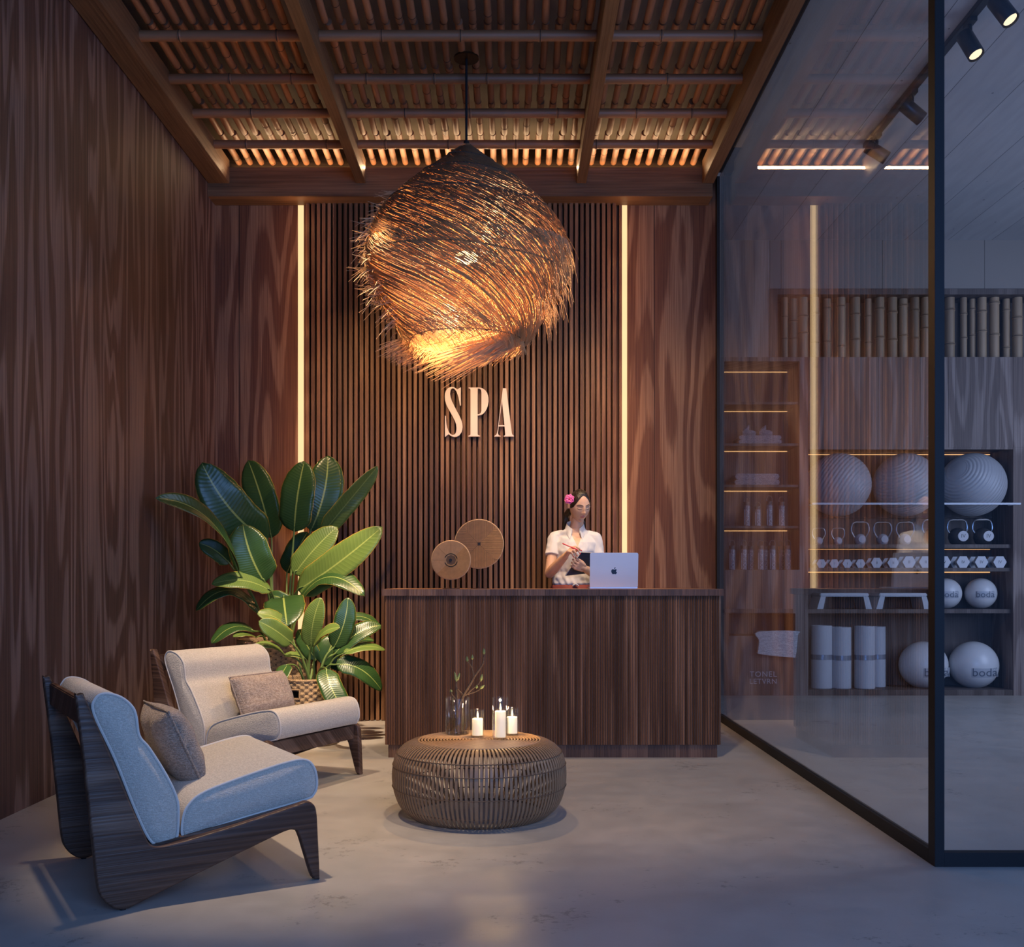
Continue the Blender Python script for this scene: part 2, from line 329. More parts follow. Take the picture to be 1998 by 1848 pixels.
# ------------------------------------------------------------ the setting
BY=8.23; WL=-2.367; GX=1.62
struct('floor',MB().box((WL-.2,-2.5,-.12),(8,12,0)),M_floor,'pale mottled polished concrete floor')
struct('wall_left',MB().box((WL-.15,1.5,0),(WL,BY+.2,4.75)),M_wall,'dark brown veined wood wall on the left')
b=MB(); LX0,LX1,RX0,RX1=-1.708,-1.664,.868,.906
b.box((WL,BY,0),(LX0-.004,BY+.25,4.75)); b.box((RX1+.004,BY,0),(GX,BY+.25,4.75)); b.box((LX0-.004,BY+.05,0),(RX1+.004,BY+.25,4.75))
struct('wall_back',b,M_panel,'red-brown veneered back wall of the reception')
b=MB(); x=LX1+.028; i=0
b.box((LX1+.003,BY-.012,0),(LX1+.024,BY+.055,4.12))
while x<RX0-.045:
    ww=.027+random.uniform(-.001,.001); b.box((x,BY-.055+random.uniform(0,.003),.004),(x+ww,BY+.052,4.12),bv=.0015); x+=.0425; i+=1
b.box((RX0-.024,BY-.012,0),(RX0-.003,BY+.055,4.12))
struct('trim_1',b,M_slat,'vertical brown timber slats across the middle of the back wall')
for k,(a,c,wd) in enumerate(((LX0,LX1,'beside the big plant'),(RX0,RX1,'to the right of the receptionist'))):
    o=obj('light_strip',MB().box((a,BY-.006,.02),(c,BY+.03,4.10)),M_led,None,False,origin=(a,BY,.02)); tag(o,'tall glowing warm vertical light strip '+wd,'light strip')
struct('ceiling',MB().box((WL-.15,2.0,4.52),(GX,BY+.2,4.75)),M_ceil,'rough pale board above the bamboo canes')
struct('ceiling_gym',MB().box((GX,2.6,4.40),(8,12,4.75)),M_conc,'board-marked grey concrete ceiling beyond the glass')
# gym back wall shell
YG=10.0; YB=10.45
def GXp(px): return (px-CX)/F*YG
def GZp(py): return EH-(py-CY)/F*YG
struct('wall_gym_back',MB().box((1.6,YB+.25,0),(8,YB+.4,4.5)),M_gymd)
b=MB()
xs=[GXp(1502),GXp(1524),GXp(1722),GXp(1921),GXp(2110),GXp(2300)]
for a,c in zip(xs[:-1],xs[1:]): b.box((a+.002,YG,GZp(563)),(c-.002,YG+.3,4.40))
struct('wall_gym_upper',b,M_greige,'plain grey-beige wall panels above the bamboo window')
struct('wall_gym_left',MB().box((1.62,YG,GZp(697)),(GXp(1502)-.002,YG+.3,4.40)),M_palewood,'pale grey wood panel at the upper left of the gym wall')
struct('wall_gym_right',MB().box((8,4,0),(8.15,12,4.5)),M_greige)
struct('shade_board',MB().box((WL-.0,8.15,4.316),(1.6,8.2,4.519)),M_gymd2,'added dark board painting in the shade above the cross beam')  # board added to stand in for the shade behind the last canes
# beam + rafters + purlins
b=MB().box((WL-.02,8.03,4.09),(1.55,BY-.001,4.315),bv=.003)
# chamfered right end of the beam
o=obj('ceiling_beam',b,M_beam,smooth=False,origin=(-.4,8.1,4.09)); tag(o,'thick brown timber cross beam running along the top of the back wall','beam')
def rpx(px,py,z=4.19): Y=F*(z-EH)/(CY-py); return (px-CX)/F*Y
RZ0,RZ1=4.19,4.37
raf=[(-2.362,-2.20,'leftmost rafter, brown timber, tight against the dark veined wall'),
     (-1.217,-1.142,'second brown timber rafter from the left, left of the hanging lamp'),
     (.492,.568,'brown timber rafter just right of the hanging lamp rod'),
     (1.468,1.556,'rightmost brown timber rafter beside the glass wall')]
for a,c,l in raf:
    o=obj('rafter',MB().box((a,2.2,RZ0),(c,8.036,RZ1),bv=.003),M_rafter,smooth=False,origin=(a,5,RZ0)); tag(o,l,'rafter')
def knuckle(b,c,axis,r,m=1):
    a=Vector(c); d=Vector((1,0,0)) if axis==0 else (Vector((0,1,0)) if axis==1 else Vector((0,0,1)))
    pa=[a-d*.012,a-d*.005,a-d*.001,a+d*.001,a+d*.005,a+d*.012]; b.tube(pa,[r,r*1.10,r*1.05,r*1.05,r*1.10,r],14,0,cap=False)
    b.tube([a-d*.0022,a+d*.0022],[r*1.12,r*1.12],14,m,cap=True)
PY=[5.59,6.116,6.64,7.128,7.634]; PZ=4.325; PR=.031
names=['','nearest the camera in the frame','second from the front','third from the front','nearest the back beam']
for i,y in enumerate(PY):
    if i==0: continue
    b=MB(); n=24; b.tube([(-2.2+3.67*k/n,y+random.uniform(-.002,.002),PZ) for k in range(n+1)],PR,16)
    x=-2.0+random.random()*.25
    while x<1.4: knuckle(b,(x,y,PZ),0,PR); x+=random.uniform(.33,.62)
    o=obj('bamboo_pole',b,[M_pole,M_node],origin=(-.4,y,PZ)); tag(o,'horizontal brown bamboo pole under the canes, '+names[i],'bamboo pole','bamboo poles crossing the ceiling')
rows=[(5.25,5.60),(5.62,6.10),(6.13,6.63),(6.66,7.115),(7.15,7.62),(7.65,8.20)]
rn=['at the top edge of the photo','in the front row','in the second row','in the third row','in the fourth row','in the glowing last row by the beam']
bays=[(-2.2,-1.217,'left bay'),(-1.142,.492,'middle bay above the lamp'),(.568,1.468,'right bay')]
CR=.0235; CZ=4.405
for ri,(y0,y1) in enumerate(rows):
    for bx0,bx1,bn in bays:
        t=thing('bamboo_screen','bamboo canes %s, %s'%(rn[ri],bn),'bamboo screen',((bx0+bx1)/2,y0,CZ),'bamboo screens of the ceiling')
        n=max(3,round((bx1-bx0)/.0865)); pit=(bx1-bx0)/n
        for k in range(n):
            x=bx0+pit*(k+.5)+random.uniform(-.004,.004); b=MB(); r=CR*random.uniform(.93,1.05); tl=random.uniform(-.006,.006)
            ys=[y0,y1-.02]; pa=[]; ra=[]
            for j in range(7):
                f=j/6; pa.append((x+tl*f,y0+(y1-.022-y0)*f,CZ+.012-.018*f)); ra.append(r)
            for q in (30,60,80): pa.append((x+tl,y1-.022+r*sin(math.radians(q)),CZ-.006)); ra.append(r*cos(math.radians(q)))
            b.tube(pa,ra,14)
            if random.random()<.75:
                f=random.random()*.85+.05; knuckle(b,(x+tl*f,y0+(y1-y0)*f,CZ+.012-.018*f),1,r)
            obj('bamboo_cane',b,[M_cane,M_node],t)
# cove light lying behind the beam
o=obj('light_strip',MB().box((-2.2,8.10,4.318),(1.46,8.135,4.325)),M_cove,smooth=False,origin=(-.4,8.1,4.32)); tag(o,'glowing strip hidden on top of the cross beam, lighting the canes','light strip')
lamp('AREA',(-.37,8.0,4.30),(-.37,7.55,4.52),11,WARM,3.5,sy=.03)
# glass walls
PXL=1.626
b=MB(); b.box((PXL,3.99,0),(PXL+.037,4.055,4.5),bv=.001)
o=obj('window_frame',b,M_black,smooth=False)
o['kind']='structure'; o.name='trim_2'; o['label']='black steel corner post of the glass partition'
b=MB(); b.box((PXL,4.055,0),(PXL+.03,8.2,.055)); b.box((PXL-.016,8.17,0),(PXL+.006,8.229,4.3)); b.box((PXL,4.055,4.34),(PXL+.03,8.2,4.395))
struct('trim_3',b,M_black,'black steel rail along the foot of the side glass')
b=MB(); b.box((PXL+.037,3.99,0),(5.5,4.03,.055)); b.box((PXL+.037,3.99,4.34),(5.5,4.03,4.395)); struct('trim_4',b,M_black,'black steel rail along the foot of the front glass')
struct('window_1',MB().box((PXL+.010,4.055,.055),(PXL+.018,8.2,4.34)),M_glass,'side glass pane mirroring the counter and lamp strips')
struct('window_2',MB().box((PXL+.037,4.006,.055),(5.5,4.014,4.34)),M_glass,'front glass pane right of the black post')
# ------------------------------------------------------------ SPA letters
def spa(cx,cy): px=840+cx/10.516; py=730+cy/10.516; p=P(px,py,8.15); return (p.x,p.z)
LS=[[(622,272),(550,318),(520,295),(480,272),(435,268),(390,275),(345,305),(315,350),(298,400),(293,460),(298,530),(318,610),(350,680),(400,770),(450,860),(500,960),(525,1030),(535,1100),(533,1150),(520,1205),(495,1240),(460,1253),(430,1245),(395,1215),(365,1165),(340,1090),(325,1010),(318,930),(315,860),(297,858),(297,1290),(315,1280),(370,1235),(400,1255),(440,1280),(490,1292),(540,1285),(590,1260),(630,1205),(652,1140),(658,1080),(650,1010),(630,940),(590,850),(540,760),(490,660),(440,560),(412,470),(403,400),(408,345),(425,305),(455,293),(490,305),(525,345),(550,400),(575,480),(590,560),(603,640),(612,655),(622,640)]]
LP=[[(780,278),(1000,278),(1060,290),(1120,330),(1165,390),(1188,480),(1190,560),(1175,650),(1150,720),(1110,785),(1060,830),(1000,848),(968,850),(968,1240),(985,1258),(1015,1265),(1012,1282),(775,1282),(775,1265),(805,1258),(820,1240),(820,320),(808,300),(782,292)],[(968,300),(968,828),(1000,825),(1030,800),(1045,760),(1045,370),(1035,320),(1010,302)]]
LA=[[(1485,293),(1555,293),(1668,1215),(1680,1245),(1712,1268),(1712,1283),(1502,1283),(1502,1268),(1525,1260),(1535,1240),(1520,1075),(1398,1075),(1385,1210),(1390,1240),(1410,1260),(1440,1268),(1437,1283),(1310,1283),(1310,1268),(1345,1250),(1362,1215),(1380,1130)],[(1467,545),(1402,1052),(1518,1052)]]
for nm,lp in (('S',LS),('P',LP),('A',LA)):
    mb=curve_mesh([[spa(*p) for p in l] for l in lp],.011,lambda x,y,z:(x,8.155+z,y))
    o=obj('sign_letter',mb,M_letter,smooth=False); tag(o,'cream raised capital letter %s of the spa sign on the slatted wall'%nm,'letter','raised letters of the wall sign')
# ------------------------------------------------------------ counter
t=thing('reception_counter','long reception counter with fluted brown wood front, rounded ends and smooth top','counter',(.25,6.9,0))
cx0,cx1,cy0,cy1=-.800,1.297,6.455,7.5
def ushape(g):
    a,bx,c,d=cx0-g,cx1+g,cy0-g,cy1+g; R=.20; th=.52; out=[(a,c),(bx,c)]
    for q in range(0,91,10): out.append((bx-R+R*cos(math.radians(q)),d-R+R*sin(math.radians(q))))
    out+=[(1.297-th,d),(1.297-th,c+.5+g),(cx0+th,c+.5+g),(cx0+th,d)]
    for q in range(90,181,10): out.append((a+R+R*cos(math.radians(q)),d-R+R*sin(math.radians(q))))
    return out
obj('counter_top',MB().prism(ushape(.014),lambda a,b_,z:(a,b_,z),1.012,1.052),[M_cedge],t,False)
obj('counter_surface',MB().prism(ushape(.012),lambda a,b_,z:(a,b_,z),1.0521,1.0535),M_ctop,t,False)
obj('counter_body',MB().prism(ushape(-.012),lambda a,b_,z:(a,b_,z),.08,1.012),M_cedge,t,False)
obj('plinth',MB().prism(ushape(-.02),lambda a,b_,z:(a,b_,z),0.0,.08),M_cedge,t,False)
b=MB(); 
def rods(p0,p1,nrm):
    p0=Vector(p0);p1=Vector(p1); L_=(p1-p0).length; n=int(L_/.0155)
    for k in range(n+1):
        p=p0+(p1-p0)*(k/n); r=.0060+.0008*(k%3==0)
        d=(p1-p0).normalized(); 
        pts=[]
        for q in range(0,181,45): pts.append((p+d*(-r*cos(math.radians(q)))+Vector(nrm)*r*1.9*sin(math.radians(q))))
        zz=1.011; vs=[(a.x,a.y,.082) for a in pts]+[(a.x,a.y,zz) for a in pts]; m=len(pts)
        b.add(vs,[(j,j+1,j+1+m,j+m) for j in range(m-1)]+[tuple(range(m))])
g=-.012
rods((cx0-g,cy0-g,0),(cx1+g,cy0-g,0),(0,-1,0)); rods((cx0-g,cy1+g-.2,0),(cx0-g,cy0-g,0),(-1,0,0)); rods((cx1+g,cy0-g,0),(cx1+g,cy1+g-.2,0),(1,0,0))
us=ushape(-.012)
for q in range(0,90,5):
    for (cxx,sg) in ((cx1+g-.2,1),(cx0-g+.2,-1)):
        a=math.radians(q); p=Vector((cxx+sg*.2*cos(a),cy1+g-.2+.2*sin(a),0)); b.cyl((p.x,p.y,.082),(p.x,p.y,1.011),.006,n=6)
obj('fluted_cladding',b,M_counter,t,True,ang=60)
# laptop
lx0,lx1=P(1151,1100,6.72).x,P(1245,1100,6.72).x; lz=1.0535; lw=lx1-lx0
t=thing('laptop','open silver laptop on the counter, its back towards the camera','laptop',((lx0+lx1)/2,6.75,lz))
M_alu=mat('silver_aluminium',(.56,.57,.60),.38,.55,var=.02); M_key=mat('dark_keys',(.03,.03,.035),.5)
b=MB().box((lx0,6.74,lz+.002),(lx1,6.965,lz+.012),bv=.003); base=obj('laptop_base',b,M_alu,t)
obj('keyboard',MB().box((lx0+.02,6.77,lz+.0121),(lx1-.02,6.87,lz+.0135)),M_key,base)
th=math.radians(8)
def lid(x,h,d): return (x, 6.74-h*sin(th)+d*cos(th), lz+.012+h*cos(th)+d*sin(th))
R=.012; H=.224; ol=[]
for (cx_,cy_,q0) in ((lx1-R,H-R,0),(lx0+R,H-R,90),(lx0+R*.5,R*.5,180),(lx1-R*.5,R*.5,270)):
    rr=R if q0<180 else R*.5
    for q in range(0,91,15): ol.append((cx_+rr*cos(math.radians(q0+q)),cy_+rr*sin(math.radians(q0+q))))
ld=obj('laptop_lid',MB().prism(ol,lid,-.006,0),M_alu,t)
obj('screen',MB().box((lx0+.01,0,0),(lx1-.01,.001,.001)) if False else MB().prism([(lx0+.006,.01),(lx1-.006,.01),(lx1-.006,H-.008),(lx0+.006,H-.008)],lid,.0002,.001),M_key,ld)
# fruit shaped emblem on the lid
mc=(lx0+lx1)/2+.001; mz=.104; k=.040/74.0
ap=[(0,-18),(8,-21),(17,-24),(26,-21),(31,-14),(25,-7),(23,1),(25,9),(34,15),(30,24),(23,33),(16,37),(8,35),(0,33),(-8,36),(-15,37),(-22,31),(-29,21),(-34,8),(-35,-4),(-31,-15),(-23,-22),(-13,-24),(-6,-21)]
ap=[(p.x,p.y) for p in crom([(a,c,0) for a,c in ap],4,True)]
lf=[(2,-27),(1,-35),(5,-43),(14,-48),(15,-40),(11,-32)]
lf=[(p.x,p.y) for p in crom([(a,c,0) for a,c in lf],4,True)]
M_logo=mat('dark_mirror_emblem',(.02,.035,.06),.25,.5)
mb=curve_mesh([[(a*k,-c*k) for a,c in ap],[(a*k,-c*k) for a,c in lf]],.0004,lambda x,y,z:lid(mc+x,mz+y,-.0063+z))
obj('emblem',mb,M_logo,ld,False,label='dark fruit-shaped emblem')
# woven discs
def disc(c,r,nsec,label,hole,rot):
    X,Y,Z=c; t=thing('woven_disc_ornament',label,'ornament',(X,Y,1.0535),'woven discs on the counter')
    b=MB(); n=96
    b.lathe([(.0,-.006),(r,-.006),(r,.006),(.0,.006)],(0,0,0),96,0,Matrix.Rotation(PI/2,3,'X')); b.v=[(v[0]+X,v[1]+Y,v[2]+Z) for v in b.v]
    obj('disc',b,M_dw,t)
    b=MB()
    for s in range(nsec):
        a0=2*PI*s/nsec+rot; ax=Vector((cos(a0),0,sin(a0))); pe=Vector((-sin(a0),0,cos(a0))); half=PI/nsec; k=int(r/.0062)
        for j in range(-k,k+1):
            off=j*.0060*sin(half)*1.0 if nsec>4 else j*.0062
            # thread parallel to the sector axis, from sector edge to rim
            s0=abs(off)/math.tan(half)
            if abs(off)>=r*sin(half): continue
            s1=math.sqrt(max(0,r*r-off*off)); s0=max(s0,hole)
            if s1-s0<.004: continue
            for yy in (-.0068,):
                b.tube([Vector((X,Y+yy,Z))+ax*s0+pe*off,Vector((X,Y+yy,Z))+ax*s1+pe*off],.0021,5)
    obj('cord_winding',b,M_cord,t)
    b=MB(); b.tube([(X+r*cos(2*PI*q/64),Y,Z+r*sin(2*PI*q/64)) for q in range(64)],.0055,8,closed=True); obj('rim',b,M_rimc,t)
    b=MB(); b.cyl((X,Y+.008,1.0535),(X,Y+.008,Z),.0035,n=8); b.cyl((X,Y-.009,Z),(X,Y-.001,Z),.008,n=10); obj('stand_rod',b,M_black,t)
    b=MB(); b.lathe([(0,0),(.055,0),(.055,.004),(0,.004)],(X,Y+.008,1.0535),24); obj('base_plate',b,M_black,t)
    return t
M_dw=mat('brown_backing',(.13,.065,.028),.7); M_cord=mat('honey_cord',(.40,.21,.085),.6,var=.3,vs=40); M_rimc=mat('pale_cord_rim',(.55,.35,.18),.6,var=.3,vs=50)
p=P(934.7,1061.5,6.80); disc((p.x,p.y,p.z),.158,4,'large round woven cord disc on a black rod, the taller of two',.012,PI/2)
p=P(880,1093,6.62); t=disc((p.x,p.y,p.z),.122,8,'small round woven cord disc on a black rod, standing before the larger one',.03,PI/8)
b=MB()
for s in (1,-1): b.tube([(p.x+.041*cos(a),p.y-.010,p.z+s*.041*sin(a)) for a in [math.radians(q) for q in range(12,160,8)]],.0028,6)
b.lathe([(0,0),(.009,0),(.009,.004),(0,.004)],(p.x-.003,p.y-.012,p.z),12,0,Matrix.Rotation(PI/2,3,'X')); obj('curved_bracket',b,M_black,t)
# ------------------------------------------------------------ pendant lamp
LY=6.49; LXc=(910-CX)/F*LY
t=thing('pendant_lamp','large frayed woven fibre pendant lamp hanging from the bamboo ceiling','lamp',(LXc,LY,4.40))
b=MB(); b.cyl((LXc,LY,4.39),(LXc,LY,3.80),.008,n=10); b.cyl((LXc,LY,3.86),(LXc,LY,3.82),.018,n=12); obj('rod',b,M_black,t)
b=MB(); b.lathe([(0,0),(.078,0),(.078,.012),(0,.014)],(LXc,LY,4.375),32); obj('ceiling_rose',b,M_bronze,t)
AZ=3.842
prof=[(.02,0),(.08,.05),(.16,.115),(.25,.185),(.345,.262),(.435,.345),(.515,.43),(.58,.52),(.62,.61),(.635,.70),(.625,.79),(.59,.88),(.535,.97),(.47,1.08),(.41,1.17),(.355,1.24)]
pa=crom([(r,z,0) for r,z in prof],8); PRr=np.array([p.x for p in pa]); PZz=np.array([p.y for p in pa])
sl=np.concatenate([[0],np.cumsum(np.hypot(np.diff(PRr),np.diff(PZz)))]); SL=sl[-1]
def surf(s,a,k=1.0,off=0):
    s_=min(max(s,0),1)*SL; r=float(np.interp(s_,sl,PRr)); z=float(np.interp(s_,sl,PZz)); q=min(1,s_/SL)
    # gently lopsided: the left side hangs higher than the right at the mouth
    tw=1+.018*sin(3*a+1)+.012*sin(7*a)
    r=(r*k*tw+off); return Vector((LXc+r*cos(a),LY+r*sin(a),AZ-z*(1+.0*cos(a))))
def strand(b,s0,s1,a0,da,rad,k=1.0,fl=0,n=14,wob=.01,flt=0):
    pts=[];ph=random.random()*6
    for i in range(n):
        f=i/(n-1); s=s0+(s1-s0)*f; a=a0+da*f**1.15+wob*sin(ph+f*5)
        o=.002*random.uniform(-1,1)+fl*max(0,(f-.72)/.28)**1.6
        p=surf(s,a,k,o)
        if s>1: p.z-= (s-1)*SL; 
        if flt: p.z-=flt*max(0,(f-.7)/.3)**2
        pts.append(p)
    rr=[rad*(1-.45*(i/(n-1))) for i in range(n)]
    b.tube(pts,rr,3,cap=False)
rnd=random.random; ru=random.uniform
shade=None
tiers=[(0.0,.36,430),(.13,.50,400),(.27,.66,440),(.42,.82,460),(.58,1.0,420)]
for ti,(s0,s1,n) in enumerate(tiers):
    b=MB()
    for k in range(n):
        a=2*PI*(k+rnd())/n; tilt=.035*sin(a+2.2)
        e=s1+ru(-.05,.05)*(ti<4); fr=rnd()
        strand(b,max(0,s0+tilt+ru(-.006,.006)),e,a-1.2,(1.75+ru(-.12,.12))*(1.1-.2*s0),.0026*ru(.7,1.25),1.0+.006*ti, (ru(-.01,.01) if fr<.86 else ru(.01,.06))*(1 if ti>1 else .25),18,.012,ru(0,.02))
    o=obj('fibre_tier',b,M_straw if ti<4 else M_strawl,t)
b=MB()
for k in range(520):   # inner layer laid the other way
    a=2*PI*(k+rnd())/520; strand(b,ru(0,.08),ru(.93,1.0),a,-ru(.9,1.3),.0022*ru(.7,1.2),.955,0,16,.012)
obj('inner_weave',b,M_strawl,t)
b=MB()   # fringe at the mouth and the tufts at the sides
for k in range(420):
    a=2*PI*rnd(); strand(b,ru(.86,.95),ru(1.0,1.04),a,ru(.6,1.1),.0026*ru(.7,1.2),1.0,ru(-.04,.02),12,.01,ru(0,.04))
for k in range(520):   # long tail leaving the mouth down and to the left
    a=ru(.1,PI-.25) if k%3 else ru(-.5,.1); p0=surf(ru(.95,1.0),a); q=(cos(a)+1)/2; d=Vector((-ru(.75,1.0),ru(-.45,-.1),-ru(.12,.42)*(.5+q*.6))).normalized(); L_=ru(.12,.50)*(.45+.75*q)
    pts=[p0+d*L_*f+Vector((0,0,-.05*f*f)) for f in (0,.25,.5,.75,1)]; b.tube(pts,[.0028,.0026,.0023,.0018,.001],3,cap=False)
for side in (0,PI):
    for k in range(330):
        s=ru(.40,.86) if side==0 else ru(.34,.92); a=side+ru(-.55,.55); p0=surf(s,a,.99); rad=Vector((cos(a),sin(a)*.6,0))
        if side==0: d=rad*ru(.15,.5)+Vector((0,0,-ru(.6,1.3)))
        else: d=rad*ru(.5,1.1)+Vector((0,0,ru(-.9,.25)))
        L_=ru(.05,.16); m=p0+d*L_*.5+rad*.012; b.tube([p0,m,p0+d*L_],[.0024,.002,.001],3,cap=False)
obj('fringe',b,M_strawl,t)
b=MB()
for s in (.10,.235,.42,.66,1.0):
    b.tube([surf(s+.035*sin(2*PI*q/90+2.2)*(s<1),2*PI*q/90,1.012) for q in range(90)],.005 if s<1 else .003,5,closed=True)
    if s<1:
        for q in range(110): b.sphere(surf(s+.035*sin(2*PI*q/110+2.2),2*PI*q/110,1.015),.0065,6)
obj('stitched_ring',b,M_bind,t)
b=MB(); b.sphere((LXc,LY,3.13),.075,20,0,None,(1,1,.5)); obj('bulb',b,M_bulb,t)
lamp('POINT',(LXc,LY,3.02),None,125,(1,.60,.28),.05)
# ------------------------------------------------------------ armchairs
def inset(out,d):
    n=len(out); res=[]
    for i in range(n):
        a=Vector(out[i-1]);p=Vector(out[i]);c=Vector(out[(i+1)%n]); t1=(p-a);t2=(c-p)
        t1=t1.normalized() if t1.length>1e-9 else t2.normalized(); t2=t2.normalized() if t2.length>1e-9 else t1
        nn=Vector((-(t1.y+t2.y),(t1.x+t2.x))); nn=nn.normalized() if nn.length>1e-6 else Vector((-t1.y,t1.x))
        res.append(p+nn*d)
    return res
def area(o): return sum(o[i-1][0]*o[i][1]-o[i][0]*o[i-1][1] for i in range(len(o)))/2
def slab(b,out,v0,v1,r,puff=0,m=0,segs=4,flat=False):
    """profile in (u,z) extruded along v with rounded rims and softly domed ends"""
    out=[Vector((p[0],p[1])) for p in out]
    if area(out)<0: out=out[::-1]
    n=len(out); c=sum(out,Vector((0,0)))/n; layers=[]
    for k in range(segs+1):
        q=PI/2*k/segs; layers.append((inset(out,r*(1-sin(q))),v0+r*(1-cos(q))))
    L2=[(o,v1-(v-v0)) for o,v in layers[::-1]]
    pre=[]
    base=layers[0][0]
    for f,pf in ((.0,1.0),(.35,.9),(.65,.65),(.88,.28)): pre.append(([c+(p-c)*f for p in base],pf))
    if flat: pre=[]
    seq=[(o,v0-puff*pf) for o,pf in pre]+layers+L2+[(o,v1+puff*pf) for o,pf in pre[::-1]]
    vs=[];fs=[]
    for o,v in seq: vs+=[(p.x,v,p.y) for p in o]
    for i in range(len(seq)-1):
        for j in range(n): fs.append((i*n+j,i*n+(j+1)%n,(i+1)*n+(j+1)%n,(i+1)*n+j))
    if flat:
        tr=tessellate_polygon([[Vector((p.x,p.y,0)) for p in out]]); q=(len(seq)-1)*n
        for a_,b_,c_ in tr: fs.append((a_,b_,c_)); fs.append((q+c_,q+b_,q+a_))
    return b.add(vs,fs,m)
def smooth_out(pts,k=5): return [(p.x,p.y) for p in crom([(a,c,0) for a,c in pts],k,True)]
PANEL=[(-.150,.715),(-.143,.73),(-.128,.733),(-.119,.715),(-.06,.568),(.02,.36),(.068,.245),(.085,.212),(.115,.199),(.20,.208),(.40,.243),(.60,.285),(.640,.294),(.665,.282),(.678,.25),(.684,.15),(.690,.012),(.682,.004),(.668,.006),(.655,.03),(.632,.105),(.608,.180),(.592,.195),(.565,.196),(.50,.176),(.30,.107),(.10,.036),(.04,.014),(.0,.004),(-.035,.016),(-.068,.05),(-.085,.10),(-.10,.25),(-.125,.5)]
BACK=[(-.088,.66),(-.082,.712),(-.050,.727),(.0,.712),(.038,.677),(.052,.64),(.062,.575),(.095,.53),(.150,.435),(.185,.355),(.193,.30),(.186,.205),(.152,.190),(.10,.205),(.05,.31),(-.02,.50)]
SEAT=[(.203,.215),(.205,.28),(.226,.325),(.28,.362),(.42,.402),(.58,.438),(.655,.440),(.69,.404),(.70,.345),(.686,.305),(.645,.288),(.42,.250),(.24,.213)]
CW=.79
def chair(loc,rz,label,pil_label,pm,pu):
    t=thing('lounge_chair',label,'armchair',loc,'lounge chairs',rz)
    for v in (0,CW-.036):
        b=MB(); slab(b,PANEL_S,v,v+.036,.007,0,segs=3,flat=True); o=obj('side_frame',b,M_chairw,t,local=True,ang=50)
    b=MB(); slab(b,smooth_out(BACK),.045,CW-.045,.022,.010); bk=obj('back_cushion',b,M_linen,t,local=True,ang=70)
    b=MB(); slab(b,smooth_out(SEAT),.045,CW-.045,.022,.010); st=obj('seat_cushion',b,M_linen,t,local=True,ang=70)
    for out,par in ((BACK,bk),(SEAT,st)):
        so=smooth_out(out); 
        if area(so)<0: so=so[::-1]
        for v in (.052,CW-.052):
            b=MB(); b.tube([(p.x,v,p.y) for p in inset(so,.002)],.0048,6,closed=True); obj('piping',b,M_pipe,par,local=True)
    obj('back_rail',MB().box((-.128,.036,.62),(-.103,CW-.036,.705),bv=.004),M_chairw,t,local=True)
    obj('seat_board',MB().prism([(.10,.185),(.62,.270),(.62,.284),(.10,.199)],lambda a,b_,d:(a,d,b_),.036,CW-.036),M_chairw,t,False,local=True)
    obj('front_rail',MB().box((.632,.036,.205),(.655,CW-.036,.282),bv=.003),M_chairw,t,local=True)
    for v in (.018,CW-.018): obj('glide_foot',MB().cyl((0,v,0),(0,v,.012),.010,n=10),M_black,t,local=True)
    # pillow
    M=Matrix.Rotation(rz,4,'Z'); M.translation=Vector(loc)
    b=MB(); n=22; W2,H2,T2=pu[3],pu[4],.075
    def pp(i,j,s):
        a=-1+2*i/n; c=-1+2*j/n; th=T2*max(0,(1-abs(a)**3.2))**.55*max(0,(1-abs(c)**3.2))**.55
        pin=1-.06*(1-abs(a)**2)*abs(c)**4
        return Vector((a*W2*(1-.05*(1-c*c)*a*a), s*th+.004*noise.noise(Vector((a*3,c*3,s))), c*H2*pin))
    th_=math.radians(pu[5]); vs=[];fs=[]
    for s in (1,-1):
        for i in range(n+1):
            for j in range(n+1):
                p=pp(i,j,s); p=Vector((p.x+.004*noise.noise(p*18),p.y+.008*noise.noise(p*14+Vector((3,0,0))),p.z))
                # local pillow axes: width along v, height leaning back, thickness along u
                u=pu[0]+p.y*cos(th_)-p.z*sin(th_); z=pu[2]+p.z*cos(th_)+p.y*sin(th_); v=pu[1]+p.x
                vs.append((u,v,z))
    N1=(n+1)*(n+1)
    for i in range(n):
        for j in range(n):
            a=i*(n+1)+j; fs.append((a,a+1,a+n+2,a+n+1)); fs.append((N1+a,N1+a+n+1,N1+a+n+2,N1+a+1))
    b.add(vs,fs)
    me=mesh('pillow',b,pm,True,80); bm=bmesh.new(); bm.from_mesh(me); bmesh.ops.remove_doubles(bm,verts=bm.verts,dist=.0012); bmesh.ops.recalc_face_normals(bm,faces=bm.faces); bm.to_mesh(me); bm.free()
    o=bpy.data.objects.new('throw_pillow',me); C.objects.link(o); o.location=loc; o.rotation_euler=(0,0,rz); tag(o,pil_label,'pillow')
    sb=MB(); sb.tube([ (pu[0]-c*H2*sin(th_),pu[1]+a*W2,pu[2]+c*H2*cos(th_)) for a,c in [(x_,y_) for x_,y_ in ([(-1+2*k/12,-.99) for k in range(13)]+[(.99,-1+2*k/12) for k in range(1,13)]+[(1-2*k/12,.99) for k in range(1,13)]+[(-.99,1-2*k/12) for k in range(1,12)])]],.004,5,closed=True)
    s=obj('seam',sb,pm,o,local=True)
    return t
PANEL_S=smooth_out(PANEL,3)
chair((-1.2986,3.456,0),math.atan2(.526,.85),'front cream lounge chair with dark wood sides, seen side-on nearest the camera','brown square throw pillow on the front lounge chair',M_pillow,(.262,.43,.487,.20,.155,24))
chair((-1.827,5.52,0),math.atan2(-.448,.894),'rear cream lounge chair turned to the camera beside the potted plants','beige ribbed lumbar pillow on the rear lounge chair',M_pillow2,(.262,.44,.467,.225,.125,24))
